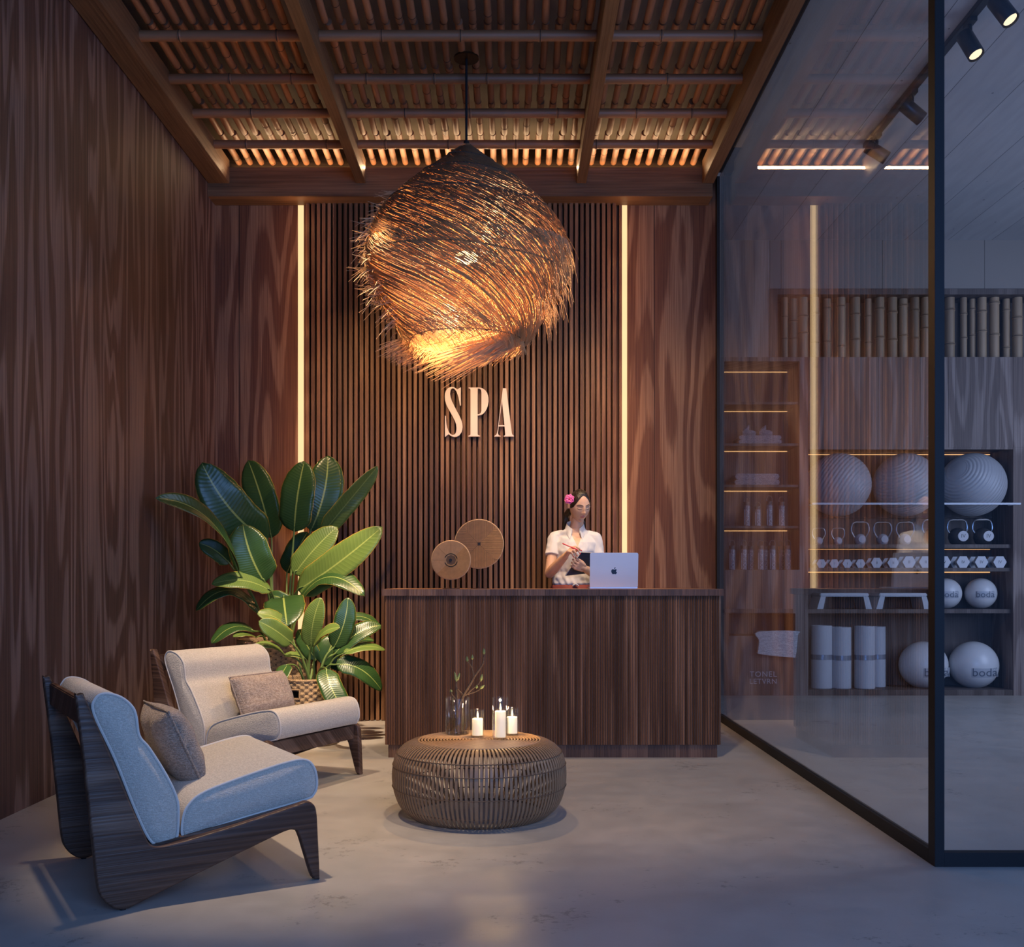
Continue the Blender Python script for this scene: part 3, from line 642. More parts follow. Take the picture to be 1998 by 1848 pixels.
# ------------------------------------------------------------ coffee table
TX,TY=-.159,4.90; TH=.357
t=thing('coffee_table','low round drum coffee table of bent rattan strips','coffee table',(TX,TY,0))
tp=crom([(.285,.352,0),(.325,.345,0),(.365,.322,0),(.396,.28,0),(.408,.22,0),(.408,.16,0),(.395,.10,0),(.372,.05,0),(.335,.014,0),(.315,.004,0)],4)
b=MB(); NS=116
for k in range(NS):
    a=2*PI*k/NS; ca,sa=cos(a),sin(a); wd=.0060 if k%29 else .0085
    vs=[];fs=[]
    for i,p in enumerate(tp):
        nx,nz=(1,0)
        q=tp[min(i+1,len(tp)-1)]-tp[max(i-1,0)]; nr=Vector((-q.y,q.x)).normalized()*-.0022
        for (s,o) in ((-1,-1),(1,-1),(1,1),(-1,1)):
            r=p.x+nr.x*o; z=p.y+nr.y*o; ww=wd*p.x/.408
            vs.append((TX+r*ca-s*ww*sa,TY+r*sa+s*ww*ca,z))
    for i in range(len(tp)-1):
        for j in range(4): fs.append((i*4+j,i*4+(j+1)%4,i*4+4+(j+1)%4,i*4+4+j))
    b.add(vs,fs)
obj('strip_cage',b,M_rattan,t,ang=30)
b=MB()
for r in np.linspace(.02,.287,19): b.tube([(TX+r*cos(2*PI*q/72),TY+r*sin(2*PI*q/72),TH-.005) for q in range(72)],.0048,6,closed=True)
obj('top_rings',b,M_rattan,t)
b=MB(); b.lathe([(0,.318),(.27,.318),(.27,.322),(0,.322)],(TX,TY,0),40)
for k in range(4):
    a=PI/4+k*PI/2
    b.box((-.006,-.006,0),(.006,.006,.001)) if False else None
    b.tube([(TX+.02*cos(a),TY+.02*sin(a),.343),(TX+.29*cos(a),TY+.29*sin(a),.343)],.007,6)
obj('top_support',b,M_bind,t)
b=MB()
for r,z,q_ in ((.3855,.30,.0032),(.4055,.245,.0032),(.4065,.145,.0032),(.372,.055,.003),(.315,.006,.006),(.33,.342,.003)):
    for ro in ((r-.0045),(r+.0035)): b.tube([(TX+ro*cos(2*PI*q/90),TY+ro*sin(2*PI*q/90),z) for q in range(90)],q_*.55,5,closed=True)
obj('binding_ring',b,M_bind,t)
def glasscyl(b,c,r,h,th=.0025,foot=.006,n=40):
    b.lathe([(0,0),(r*.93,0),(r,.005),(r,h),(r-th*.5,h+.001),(r-th,h),(r-th,foot),(0,foot)],c,n)
def vessel(px,Y,w,h): return Vector(((px-CX)/F*Y,Y,TH))
c=vessel(893,5.06,0,0)
t=thing('glass_vase','clear cylindrical glass vase holding a budding branch, left end of the coffee table group','vase',c)
b=MB(); glasscyl(b,c,.060,.176); obj('vessel',b,M_vase,t)
b=MB(); b.lathe([(0,.007),(.0572,.007),(.0572,.085),(0,.085)],c,40); obj('water',b,M_water,t)
t=thing('branch','dark bare branch with green buds standing in the glass vase','branch',c+Vector((0,0,.008)))
def B(cx,cy,dy=0): px=730+cx/4.4; py=1240+cy/4.4; return P(px,py,5.06+dy)
b=MB(); 
br=[([(712,828),(710,700),(712,600),(712,520),(706,460),(708,395)],[.0035,.0035,.004,.0035,.003,.002]),
 ([(720,640),(748,560),(775,500),(830,410),(860,355),(905,290),(935,235),(945,160)],[.003,.0042,.0042,.0038,.0033,.003,.0025,.0018]),
 ([(860,355),(845,300),(840,250),(842,205)],[.003,.0028,.0024,.0018]),([(842,280),(820,245),(800,225)],[.002,.0018,.0014]),
 ([(775,515),(810,500),(855,490),(905,465)],[.0028,.0025,.002,.0016]),([(800,500),(850,455),(885,430),(915,385)],[.0022,.002,.0018,.0014]),
 ([(765,510),(735,480),(715,460)],[.0022,.002,.0016]),([(702,545),(672,515),(660,485)],[.0022,.002,.0014]),([(712,725),(690,690),(683,655)],[.003,.0028,.0025])]
for i,(pts,r) in enumerate(br):
    dy=0 if i<2 else ru(-.03,.03); P3=[B(a,c_,dy*(j/len(pts))) for j,(a,c_) in enumerate(pts)]; P4=crom(P3,4); rr=np.interp(np.linspace(0,1,len(P4)),np.linspace(0,1,len(r)),r); b.tube(P4,list(rr*1.7),7)
obj('stem',b,M_bark,t)
for (a,c_,e,f) in ((708,400,690,310),(712,390,735,320),(842,208,843,165),(802,228,795,178),(944,165,942,110),(910,460,948,425),(915,395,928,330),(662,490,658,462),(880,455,882,425)):
    b=MB(); p=B(a,c_);q=B(e,f); b.tube([p,p+(q-p)*.3,p+(q-p)*.65,q],[.002,.0075,.006,.0008],8); obj('bud',b,M_bud,t)
for px,py0,Y,r,h,ch,cr,l in ((931.7,1405,4.955,.034,.130,.077,.0255,'short glass candle holder with a lit white candle, just right of the vase'),
        (976.2,1390,4.90,.039,.195,.120,.0255,'tallest glass candle holder with a lit white pillar candle, in the middle'),
        (999,1405,5.02,.034,.130,.077,.0255,'short glass candle holder with a lit candle, partly behind the tall one')):
    c=vessel(px,Y,0,0); t=thing('candle_holder',l,'candle holder',c,'candle holders on the coffee table')
    b=MB(); glasscyl(b,c,r,h,foot=.008); obj('glass_cylinder',b,M_vase,t)
    cz=c+Vector((0,0,.009)); t2=thing('candle','white pillar candle burning inside the '+('tall glass cylinder' if h>.15 else ('short glass left of the tall one' if px<950 else 'short glass right of the tall one')),'candle',cz,'lit pillar candles')
    b=MB(); b.lathe([(0,0),(cr,0),(cr,ch),(cr*.9,ch+.002),(cr*.6,ch-.003),(0,ch-.005)],cz,28); obj('wax',b,M_wax,t2)
    b=MB(); b.cyl(cz+Vector((0,0,ch-.005)),cz+Vector((.001,0,ch+.008)),.001,n=6); obj('wick',b,M_black,t2)
    b=MB(); b.lathe([(0,0),(.0028,.003),(.0042,.009),(.0034,.017),(.0015,.026),(0,.034)],cz+Vector((.001,0,ch+.004)),12); obj('flame',b,M_flame,t2)
    lamp('POINT',cz+Vector((.001,0,ch+.045)),None,1.1,(1,.62,.28),.006)
# ------------------------------------------------------------ plants
def leafmat(name,a,b_,edge,rough):
    m,nt,N,L,b=newmat(name); pset(b,Roughness=rough); b.inputs['Subsurface Weight'].default_value=0
    tc=N.new('ShaderNodeUVMap'); sp=N.new('ShaderNodeSeparateXYZ'); L.new(tc.outputs[0],sp.inputs[0])
    u=sp.outputs[0]; v=ma(N,L,'ABSOLUTE',ma(N,L,'MULTIPLY_ADD',sp.outputs[1],2.0,-1.0))
    vein=ma(N,L,'SINE',ma(N,L,'MULTIPLY',ma(N,L,'SUBTRACT',u,ma(N,L,'MULTIPLY',v,.07)),170.0)); ve=N.new('ShaderNodeMapRange'); L.new(vein,ve.inputs[0]); ve.inputs[1].default_value=.90; ve.inputs[2].default_value=1.0
    nz=N.new('ShaderNodeTexNoise'); nz.inputs['Scale'].default_value=5; o=N.new('ShaderNodeTexCoord'); L.new(o.outputs['Object'],nz.inputs[0])
    r=N.new('ShaderNodeMix'); r.data_type='RGBA'; r.inputs[6].default_value=(*a,1); r.inputs[7].default_value=(*b_,1); L.new(nz.outputs[0],r.inputs[0])
    r1=N.new('ShaderNodeMix'); r1.data_type='RGBA'; L.new(r.outputs[2],r1.inputs[6]); r1.inputs[7].default_value=(*[min(1,c*1.8) for c in b_],1); L.new(ma(N,L,'MULTIPLY',ve.outputs[0],.22),r1.inputs[0])
    mid=ma(N,L,'LESS_THAN',v,.045); r2=N.new('ShaderNodeMix'); r2.data_type='RGBA'; L.new(r1.outputs[2],r2.inputs[6]); r2.inputs[7].default_value=(.30,.38,.10,1); L.new(mid,r2.inputs[0])
    nz2=N.new('ShaderNodeTexNoise'); nz2.inputs['Scale'].default_value=22; L.new(o.outputs['Object'],nz2.inputs[0])
    ed=ma(N,L,'GREATER_THAN',ma(N,L,'ADD',v,ma(N,L,'MULTIPLY',nz2.outputs[0],.07)),1.0); r3=N.new('ShaderNodeMix'); r3.data_type='RGBA'; L.new(r2.outputs[2],r3.inputs[6]); r3.inputs[7].default_value=(*edge,1); L.new(ed,r3.inputs[0]); L.new(r3.outputs[2],b.inputs['Base Color'])
    bp=N.new('ShaderNodeBump'); bp.inputs['Strength'].default_value=.16; bp.inputs['Distance'].default_value=.0015; L.new(vein,bp.inputs['Height']); L.new(bp.outputs[0],b.inputs['Normal'])
    # thin-leaf translucency
    tl=N.new('ShaderNodeBsdfTranslucent'); L.new(r3.outputs[2],tl.inputs[0]); mx=N.new('ShaderNodeMixShader'); mx.inputs[0].default_value=.22; L.new(b.outputs[0],mx.inputs[1]); L.new(tl.outputs[0],mx.inputs[2]); L.new(mx.outputs[0],N['Material Output'].inputs[0])
    return m
M_lfd=leafmat('deep_green_leaf',(.020,.060,.018),(.050,.115,.030),(.30,.22,.04),.30)
M_lfl=leafmat('light_green_leaf',(.080,.150,.032),(.170,.250,.060),(.45,.30,.05),.34)
M_stemg=mat('green_stalk',(.13,.20,.05),.45,var=.2)
def leaf(t,base,tip,wpx,Y0,Y1,arch=0,nrm=(0,-1,.25),fold=.18,mt=None,root=None,tw=0,side=0,droop=0):
    p0=P(*base,Y0); p1=P(*tip,Y1); W=wpx/F*(Y0+Y1)/2; n=26; m=8
    d=p1-p0; Ld=d.length; N0=Vector(nrm).normalized(); a0=d.normalized().cross(N0).normalized(); NN=a0.cross(d.normalized()).normalized()
    if NN.dot(N0)<0: NN=-NN
    up=Vector((0,0,1)); pts=[]
    for i in range(n+1):
        f=i/n; q=p0+d*f+up*(arch/F*Y0)*4*f*(1-f)+a0*(side/F*Y0)*4*f*(1-f)-NN*Ld*.08*(4*f*(1-f))*-1
        pts.append(q)
    vs=[];fs=[];uv=[]
    se=random.random()*10
    for i in range(n+1):
        f=i/n; tt=(pts[min(i+1,n)]-pts[max(i-1,0)]).normalized()
        nn=(NN-tt*NN.dot(tt)).normalized(); ac=tt.cross(nn).normalized()
        rt=Matrix.Rotation(math.radians(tw*(f-.3)),3,tt); ac=rt@ac; nn=rt@nn
        ww=W/2*(min(1,(f/.16))**.5 if f<.16 else 1)*(1-max(0,(f-.55)/.45)**2.3)**.62 if f<1 else .0005
        ww=max(ww*(.94+.06*sin(f*3.1)),.0012)
        for j in range(m+1):
            s=-1+2*j/m; wv=.010*noise.noise(Vector((f*7+se,s*2,se)))*abs(s)**2*(W/.25)
            hz=fold*ww*(abs(s)**1.3) - .10*ww*abs(s)**3 + wv
            vs.append(pts[i]+ac*(s*ww*(1+.05*noise.noise(Vector((f*14+se,s,1))))) + nn*hz); uv.append((f,(s+1)/2))
    for i in range(n):
        for j in range(m): a=i*(m+1)+j; fs.append((a,a+1,a+m+2,a+m+1))
    me=bpy.data.meshes.new('leaf'); o_=ORG[t.name]; me.from_pydata([v-o_ for v in vs],[],fs); me.materials.append(mt or M_lfd); me.polygons.foreach_set('use_smooth',[True]*len(fs))
    ul=me.uv_layers.new(name='UVMap')
    for lp in me.loops: ul.data[lp.index].uv=uv[lp.vertex_index]
    so=bpy.data.objects.new('leaf',me); C.objects.link(so); so.parent=t; ORG[so.name]=o_
    md=so.modifiers.new('thick','SOLIDIFY'); md.thickness=.0014
    # stalk
    r0=root; mid=r0.lerp(p0,.55)+Vector((0,0,.06*(1 if arch>=0 else 1.6)))
    b=MB(); pth=crom([r0,mid,p0,pts[2]],7); k=len(pth); b.tube(pth,[.010-.006*(i/k) for i in range(k)] if W>.12 else [.007-.0045*(i/k) for i in range(k)],7); obj('stalk',b,M_stemg,t)
    # raised midrib on the back
    b=MB(); b.tube([p-NN*.004 for p in pts],[.0045*(1-.75*i/n)*(W/.25)**.5 for i in range(n+1)],6); obj('midrib',b,M_stemg,so)
def basket(t,c,rb,rt_,h,belly,handle):
    b=MB(); n=72; rows_=int(h/.012)
    # woven shell: each cell is a small raised lozenge
    prof=[]
    def R(f): return rb+(rt_-rb)*f+belly*sin(PI*min(1,f*1.0))
    vs=[];fs=[];ms=[]; k=3*46; rw=3*int(h/.020)
    for i in range(rw+1):
        f=i/rw
        for j in range(k):
            a=2*PI*j/k; r=R(f)+.004*(1 if ((i//3)+(j//3))%2 else -1)-(.004 if (i%3==0 or j%3==0) else 0)
            vs.append((c.x+r*cos(a),c.y+r*sin(a),c.z+.004+h*f))
    for i in range(rw):
        for j in range(k):
            f=(i+.5)/rw; a=2*PI*(j+.5)/k
            if handle and .74<f<.86 and abs(((a-handle+PI)%(2*PI))-PI)<.16: continue
            fs.append((i*k+j,i*k+(j+1)%k,(i+1)*k+(j+1)%k,(i+1)*k+j)); ms.append(1 if (i%3==1 and j%3==1 and ((i//3)+(j//3))%2==0) else 0)
    b.v+=vs; b.f+=fs; b.m+=ms
    b.lathe([(R(1)-.014,h),(R(.9)-.014,h*.9),(R(.8)-.014,h*.87)],c,48)
    b.lathe([(0,.004),(rb,.004),(rb,.010),(0,.010)],c,48)
    sh=obj('basket',b,[M_bask,M_baskd],t,ang=80)
    b=MB(); b.tube([(c.x+(R(1)-.004)*cos(2*PI*q/72),c.y+(R(1)-.004)*sin(2*PI*q/72),c.z+h) for q in range(72)],.010,8,closed=True)
    obj('rim',b,M_bask2,sh)
    b=MB(); b.tube([(c.x+rb*cos(2*PI*q/72),c.y+rb*sin(2*PI*q/72),c.z+.008) for q in range(72)],.008,8,closed=True); obj('foot_ring',b,M_bask2,sh)
    if handle:
        b=MB(); lo=[]
        for a_,f in ((-.17,.73),(.17,.73),(.17,.87),(-.17,.87)): lo.append((a_,f))
        pts=[]
        for q in range(24):
            s=q/24*4; i=int(s); fr=s-i; A=lo[i]; Bq=lo[(i+1)%4]; a_=A[0]+(Bq[0]-A[0])*fr; f=A[1]+(Bq[1]-A[1])*fr; r=R(f)+.003; pts.append((c.x+r*cos(handle+a_),c.y+r*sin(handle+a_),c.z+h*f))
        b.tube(pts,.005,6,closed=True); obj('handle_edge',b,M_bask2,sh)
    b=MB(); b.lathe([(0,h*.88),(R(.88)-.012,h*.88),(R(.88)-.012,h*.84),(0,h*.84)],c,40); obj('soil',b,M_soil,t)
def wick(name,a,b_):
    m=mat(name,a,.6,var=.35,vs=60,bump=.7,bs=160); return m
M_baskd=mat('weave_shadow_straw',(.07,.042,.02),.8); M_bask=wick('seagrass_weave',(.36,.24,.125),0); M_bask2=wick('seagrass_rim',(.32,.21,.11),0)
c1=Vector((-1.80,7.80,0)); t1=thing('potted_plant','tall broad-leaved plant in a woven basket at the back wall, the larger of the two','plant',c1,'potted plants in baskets')
basket(t1,c1,.235,.27,.66,.015,None)
T=c1+Vector((0.05,0,.56))
def rr_(a): return T+Vector((ru(-.05,.05)+a,ru(-.05,.04),0))
BL=[((522,1057),(394,903),84,7.65,7.38,0,(.25,-1,.1),.15,M_lfd,0,-16),
((530,1050),(484,898),62,7.95,7.98,0,(0,-1,.0),.12,M_lfd,0,6),
((574,1038),(594,900),68,7.70,7.72,0,(-.1,-1,.1),.12,M_lfd,0,0),
((606,1036),(640,889),72,7.85,7.88,0,(.2,-1,.1),.12,M_lfd,0,9),
((628,1042),(737,910),40,7.8,7.75,12,(.5,-1,-.1),.35,M_lfl,40,4),
((466,1116),(303,972),42,7.3,6.62,24,(-.3,-.8,.6),.35,M_lfd,-35,0),
((517,1137),(474,1023),78,7.45,7.38,0,(.1,-1,.2),.15,M_lfd,0,-6),
((574,1121),(658,1028),54,7.6,7.6,0,(-.3,-1,.0),.15,M_lfl,0,0),
((581,1151),(746,1028),66,7.5,7.35,-6,(-.2,-1,.25),.15,M_lfl,0,8),
((560,1118),(600,1038),46,7.97,8.0,0,(0,-1,.1),.15,M_lfd,0,0),
((529,1154),(413,1140),44,7.45,7.25,8,(0,-.8,.7),.15,M_lfl,0,0),
((507,1199),(382,1192),46,7.5,7.3,34,(-.1,-.55,1),.1,M_lfd,0,0),
((578,1182),(711,1163),50,7.45,7.25,36,(.1,-.75,1),.1,M_lfd,0,0),
((553,1165),(560,1222),80,7.35,7.05,4,(0,-.8,.8),.1,M_lfd,0,0),
((497,1232),(413,1256),40,7.5,7.3,14,(0,-.6,1),.1,M_lfd,0,0),
((448,1100),(388,1060),36,7.6,7.5,6,(0,-1,.4),.2,M_lfd,0,0),
((566,1178),(524,1163),26,7.6,7.6,4,(0,-1,.4),.2,M_lfd,0,0),
((500,1244),(455,1243),26,7.45,7.3,3,(0,-.5,1),.1,M_lfl,0,0)]
for (ba,ti,w_,y0,y1,ar,nr,fo,mm,twi,sd) in BL: leaf(t1,ba,ti,w_,y0,y1,ar,nr,fo,mm,rr_((ba[0]-555)*.0006),twi,sd)
c2=Vector((-1.39,7.06,0)); t2=thing('potted_plant','smaller leafy plant in a handled woven basket, in front of the larger plant','plant',c2,'potted plants in baskets')
basket(t2,c2,.195,.205,.44,.01,-PI/2-.28)
T=c2+Vector((.04,0,.36))
SLf=[((607,1262),(626,1166),42,7.0,6.95,0,(-.1,-1,.1),.15,M_lfl,0,-3),
((651,1264),(679,1166),42,7.05,7.05,0,(.2,-1,.1),.15,M_lfd,0,6),
((612,1262),(663,1225),32,6.9,6.75,6,(0,-.7,.8),.2,M_lfl,0,0),
((569,1255),(505,1212),40,6.9,6.75,2,(-.2,-1,.5),.15,M_lfl,0,0),
((560,1222),(502,1198),34,7.1,7.0,4,(0,-.8,.8),.12,M_lfl,0,0),
((556,1278),(494,1264),28,6.95,6.8,8,(0,-.6,1),.1,M_lfl,0,0),
((594,1284),(554,1280),20,7.0,6.95,3,(0,-.6,1),.1,M_lfl,0,0),
((561,1297),(538,1352),34,6.85,6.72,0,(-.3,-1,.5),.15,M_lfd,0,0),
((653,1276),(744,1220),38,7.05,7.15,8,(0,-1,.6),.2,M_lfd,0,0),
((670,1275),(752,1268),30,7.0,7.12,4,(0,-.6,1),.12,M_lfl,0,0),
((682,1258),(730,1250),22,7.2,7.25,3,(0,-.7,1),.12,M_lfd,0,0),
((680,1206),(744,1228),24,7.25,7.3,8,(0,-.8,1),.12,M_lfd,0,0),
((655,1297),(745,1348),42,7.0,7.1,14,(.2,-1,.7),.12,M_lfd,0,0),
((636,1305),(692,1420),46,6.85,6.72,10,(.3,-1,.5),.12,M_lfd,0,14),
((630,1297),(657,1240),52,7.15,7.2,0,(0,-1,.1),.1,M_lfd,0,0),
((616,1287),(582,1228),34,7.15,7.2,0,(0,-1,.1),.1,M_lfd,0,0),
((640,1300),(672,1270),46,7.2,7.25,0,(0,-1,.2),.1,M_lfd,0,0)]
for (ba,ti,w_,y0,y1,ar,nr,fo,mm,twi,sd) in SLf: leaf(t2,ba,ti,w_,y0,y1,ar,nr,fo,mm,rr_((ba[0]-612)*.0006),twi,sd)
ORD='first second third fourth fifth sixth seventh eighth ninth tenth eleventh twelfth thirteenth fourteenth fifteenth sixteenth seventeenth eighteenth nineteenth twentieth twenty-first twenty-second'.split()
# ------------------------------------------------------------ gym cabinets
def ledbar(x0,x1,z,y): return MB().box((x0,y-.006,z-.004),(x1,y,z+.004))
tc_=thing('tall_cabinet','narrow grey-brown wood cabinet with lit towel and bottle niche, left end of the gym wall','cabinet',(2.4,YG,0))
nx0,nx1,nz0,nz1=2.04,GXp(1560),GZp(1112),GZp(705); kx0,kx1=GXp(1400)-.06,GXp(1577); NB=YG+.42
hx0,hx1,hz0,hz1=GXp(1422),GXp(1552),GZp(1241),GZp(1197)
b=MB(); b.box((kx0,YG,0),(nx0,YB,GZp(697))); b.box((nx1,YG,0),(kx1,YB,GZp(697))); b.box((nx0,YG,nz1),(nx1,YB,GZp(697)))
b.box((nx0,YG,hz1),(nx1,YB,nz0)); b.box((nx0,YG,.0),(nx1,YB,hz0)); b.box((nx0,YG,hz0),(hx0,YB,hz1)); b.box((hx1,YG,hz0),(nx1,YB,hz1)); b.box((nx0,NB,hz0),(nx1,YB+.2,nz1))
obj('carcass',b,M_gym,tc_,False)
obj('chute_ledge',MB().box((nx0,YG-.02,GZp(1196)),(GXp(1546),YG+.01,GZp(1188)),bv=.003),M_gymd,tc_,False)
shz=[EH-(p_-CY)/F*(NB-.01)+.006+.024 for p_ in (803,881,958.6,1036)]
for z in shz: obj('shelf',MB().box((nx0+.001,YG+.03,z-.024),(nx1-.001,NB-.001,z)),M_gymd,tc_,False)
for py in (726,803,881,958.6,1036,1113.6): 
    z=EH-(py-CY)/F*(NB-.01); obj('light_line',ledbar(nx0+.002,P(1535,0,NB).x,z,NB-.004),M_led2,tc_,False)
b=text_mesh('TONEL',.075,.0008,lambda x,y,z:(GXp(1489)+x,YG-.002+z,GZp(1316)+y),1.15); M_wht=mat('white_vinyl',(.42,.42,.46),.5,var=.02); obj('lettering',b,M_wht,tc_,False)
b=text_mesh('LETVRN',.070,.0008,lambda x,y,z:(GXp(1489)+x,YG-.002+z,GZp(1330)+y),1.1); obj('lettering',b,M_wht,tc_,False)
M_towel=fabric('grey_waffle_towel',(.40,.38,.42),160,1.0,(.18,.17,.2)); M_towelw=fabric('white_terry',(.62,.63,.66),110,1.0,(.4,.42,.46))
def fold(b,cx_,cy_,z0,w_,dep,layers,h):
    for k in range(layers):
        z=z0+h*(k+.5)/layers; r=h/layers/2*.98; ww=w_*(1-.02*k)
        pts=[(-ww/2+r,-r),( ww/2-r,-r),(ww/2-r*.3,-r*.7),(ww/2,0),(ww/2-r*.3,r*.7),(ww/2-r,r),(-ww/2+r,r),(-ww/2+r*.3,r*.7),(-ww/2,0),(-ww/2+r*.3,-r*.7)]
        b.prism([(cx_+a,z+c_) for a,c_ in pts],lambda a,c_,d:(a,d,c_),cy_-dep/2,cy_+dep/2)
cx_=GXp(1482)*1.01
b=MB(); fold(b,GXp(1481)*1.012,YG+.2,shz[1],.42,.26,2,.085); o=obj('folded_towel',b,M_towel); tag(o,'grey folded waffle towel lying flat under the two twisted towels','towel','towels in the cabinet')
for px,l in ((1465,'left'),(1498,'right')):
    x=GXp(px)*1.012; b=MB(); z=shz[1]+.087; y=YG+.2
    b.tube([(x-.065,y,z+.033),(x-.02,y-.01,z+.035),(x+.03,y,z+.034),(x+.062,y,z+.03)],[.028,.034,.033,.022],12)
    b.tube([(x-.05,y,z+.045),(x-.015,y,z+.085),(x-.0,y,z+.115)],[.028,.022,.003],10); o=obj('rolled_towel',b,M_towel); tag(o,'grey twisted towel with peaked end, %s one on the folded towel'%l,'towel','towels in the cabinet')
b=MB(); fold(b,GXp(1475)*1.012,YG+.2,shz[2],.44,.26,2,.112); o=obj('folded_towel',b,M_towel); tag(o,'grey rolled-over folded towel alone on the shelf above the bottles','towel','towels in the cabinet')
b=MB(); b.prism(smooth_out([(GXp(1476),GZp(1233)),(GXp(1552),GZp(1231)),(GXp(1554),GZp(1240)),(GXp(1550),GZp(1278)),(GXp(1541),GZp(1282)),(GXp(1482),GZp(1276)),(GXp(1477),GZp(1270)),(GXp(1479),GZp(1250))],4),lambda a,c_,d:(a,d,c_),YG-.05,YG-.004)
b.box((GXp(1480),YG-.03,GZp(1240)),(GXp(1548),YG+.12,GZp(1232)),bv=.008)
o=obj('hanging_towel',b,M_towelw,ang=60); tag(o,'white terry towel hanging out of the return slot of the narrow cabinet','towel')
M_bot=mat('grey_bottle',(.20,.20,.23),.2,var=.05); M_botl=mat('print_and_highlight',(.48,.48,.55),.4,var=.02)  # second tone serves the lettering and the painted bottle highlight
bl=None
for (zi,row) in ((3,[(1457,1),(1478,.82),(1501,1.03),(1525,1)]),(4,[(1428,1),(1451,1),(1464.5,1),(1484,1),(1493,1),(1507,1),(1525,1),(1537,1)])):
    for k,(px,sc) in enumerate(row):
        back=(zi==4 and k in (2,4,6)); yy=YG+(.30 if back else .12); z=shz[3] if zi==3 else nz0; x=(px-CX)/F*yy
        pos='first second third fourth fifth sixth seventh eighth'.split()[k]
        lab='clear sports bottle with loop cap, %s from the left on the %s bottle shelf'%(pos,'upper' if zi==3 else 'lower')
        t=bl
        if bl is None:
            t=thing('water_bottle',lab,'bottle',(0,0,0),'loop-cap bottles'); b=MB(); b.lathe([(0,0),(.029,0),(.032,.005),(.032,.19),(.026,.205),(0,.205)],(0,0,0),24); obj('bottle_body',b,M_bot,t)
            b=MB(); b.lathe([(0,.205),(.031,.205),(.031,.238),(0,.238)],(0,0,0),24); obj('cap',b,M_gymd if False else mat('bottle_cap',(.09,.075,.07),.5),t)
            b=MB(); b.tube([(-.026,0,.232),(-.028,0,.262),(-.018,0,.284),(0,0,.290),(.018,0,.284),(.028,0,.262),(.026,0,.232)],.0045,8); obj('carry_loop',b,mat('loop',(.12,.10,.10),.5),t)
            b=text_mesh('BOUNCE',.048,.0003,lambda x_,y_,z_:(.0325*sin(-y_/.0325+.25),-.0325*cos(-y_/.0325+.25)-z_,.10+x_),1.0); obj('lettering',b,M_botl,t,False)
            obj('painted_highlight',MB().box((-.026,-.026,.01),(-.022,-.020,.165)),M_botl,t,False)  # pale strip painted on as a highlight down the bottle
            bl=t
        else: t=dup(bl,(0,0,0),lab,'loop-cap bottles')
        t.location=(x,yy,z); t.scale=(1,1,sc)
# wide shelving unit
tu=thing('shelving_unit','wide built-in grey-brown gym shelving unit with lit shelves','shelving',(3.85,YG,0))
ux0,ux1,uz1=GXp(1578),4.83,GZp(873)
b=MB(); b.box((ux0-.0,YG+.0,.0),(ux1,YB,GZp(1346))); b.box((ux0-.02,YB,0),(ux1,YB+.05,uz1)); obj('carcass',b,M_gymd,tu,False)
b=MB(); xs=[ux0,GXp(1713),GXp(1850),ux1,5.6,6.6]
for a,c_ in zip(xs[:-1],xs[1:]): b.box((a+.0015,YG-.004,uz1),(c_-.0015,YB,GZp(697)))
b.box((ux0,YG-.001,uz1-.02),(ux1,YG+.03,uz1)); obj('upper_panel',b,M_gym,tu,False)
obj('side_panel',MB().box((ux1,YG-.004,0),(6.8,YB,uz1-.001)),M_gym,tu,False)
for py0,py1 in ((1062,1069),(1108,1115),(1189,1197)): obj('shelf',MB().box((ux0,YG+.04,GZp(py1)),(ux1-.001,YB,GZp(py0))),M_gymd,tu,False)
for py in (887,1071.6,1116.6): z=EH-(py-CY)/F*(YB-.01); obj('light_line',ledbar(ux0,P(1931,0,YB).x,z,YB-.002),M_led2,tu,False)
M_rail=mat('white_metal_rail',(.55,.58,.64),.35,var=.02)
b=MB(); rz_=EH-(983-CY)/F*9.86; b.box((ux0-.01,9.85,rz_-.009),(4.835,9.875,rz_+.009),bv=.003)
for x in (ux0+.02,4.80): b.box((x-.012,9.86,rz_-.008),(x+.012,YG+.02,rz_+.004))
obj('ball_rail',b,M_rail,tu,False)
obj('wall_ledge',MB().box((ux0,YB-.06,2.0-.26),(ux1-.02,YB,2.0-.25)),M_gymd,tu,False)
# ribbed balls
M_ball=mat('grey_rubber',(.36,.36,.38),.42,var=.04); 
def ribball(R,ax):
    b=MB(); n=96; vs=[];fs=[]; K=180
    ax=Vector(ax).normalized(); q=Vector((0,0,1)).rotation_difference(ax).to_matrix()
    for i in range(K+1):
        th=PI*i/K; rb=R*(1+.017*(abs(sin(th*28)) if .30<th<PI-.30 else .0))
        for j in range(n): a=2*PI*j/n; vs.append(q@Vector((rb*sin(th)*cos(a),rb*sin(th)*sin(a),-rb*cos(th))))
    for i in range(K):
        for j in range(n): fs.append((i*n+j,i*n+(j+1)%n,(i+1)*n+(j+1)%n,(i+1)*n+j))
    return b.add(vs,fs)
for px,ax,l in ((1641,(.9,-.5,-.62),'left'),(1773,(.6,.5,-1),'middle'),(1905,(-.85,-.62,.55),'right')):
    Y=10.14; x=(px-CX)/F*Y*.992; b=ribball(.305,ax); o=obj('exercise_ball',b,M_ball,origin=None,ang=80); o.location=(x,Y,EH+189/F*Y+.0); tag(o,'large grey ribbed exercise ball resting on the white rail, %s of the three'%l,'ball','ribbed exercise balls')
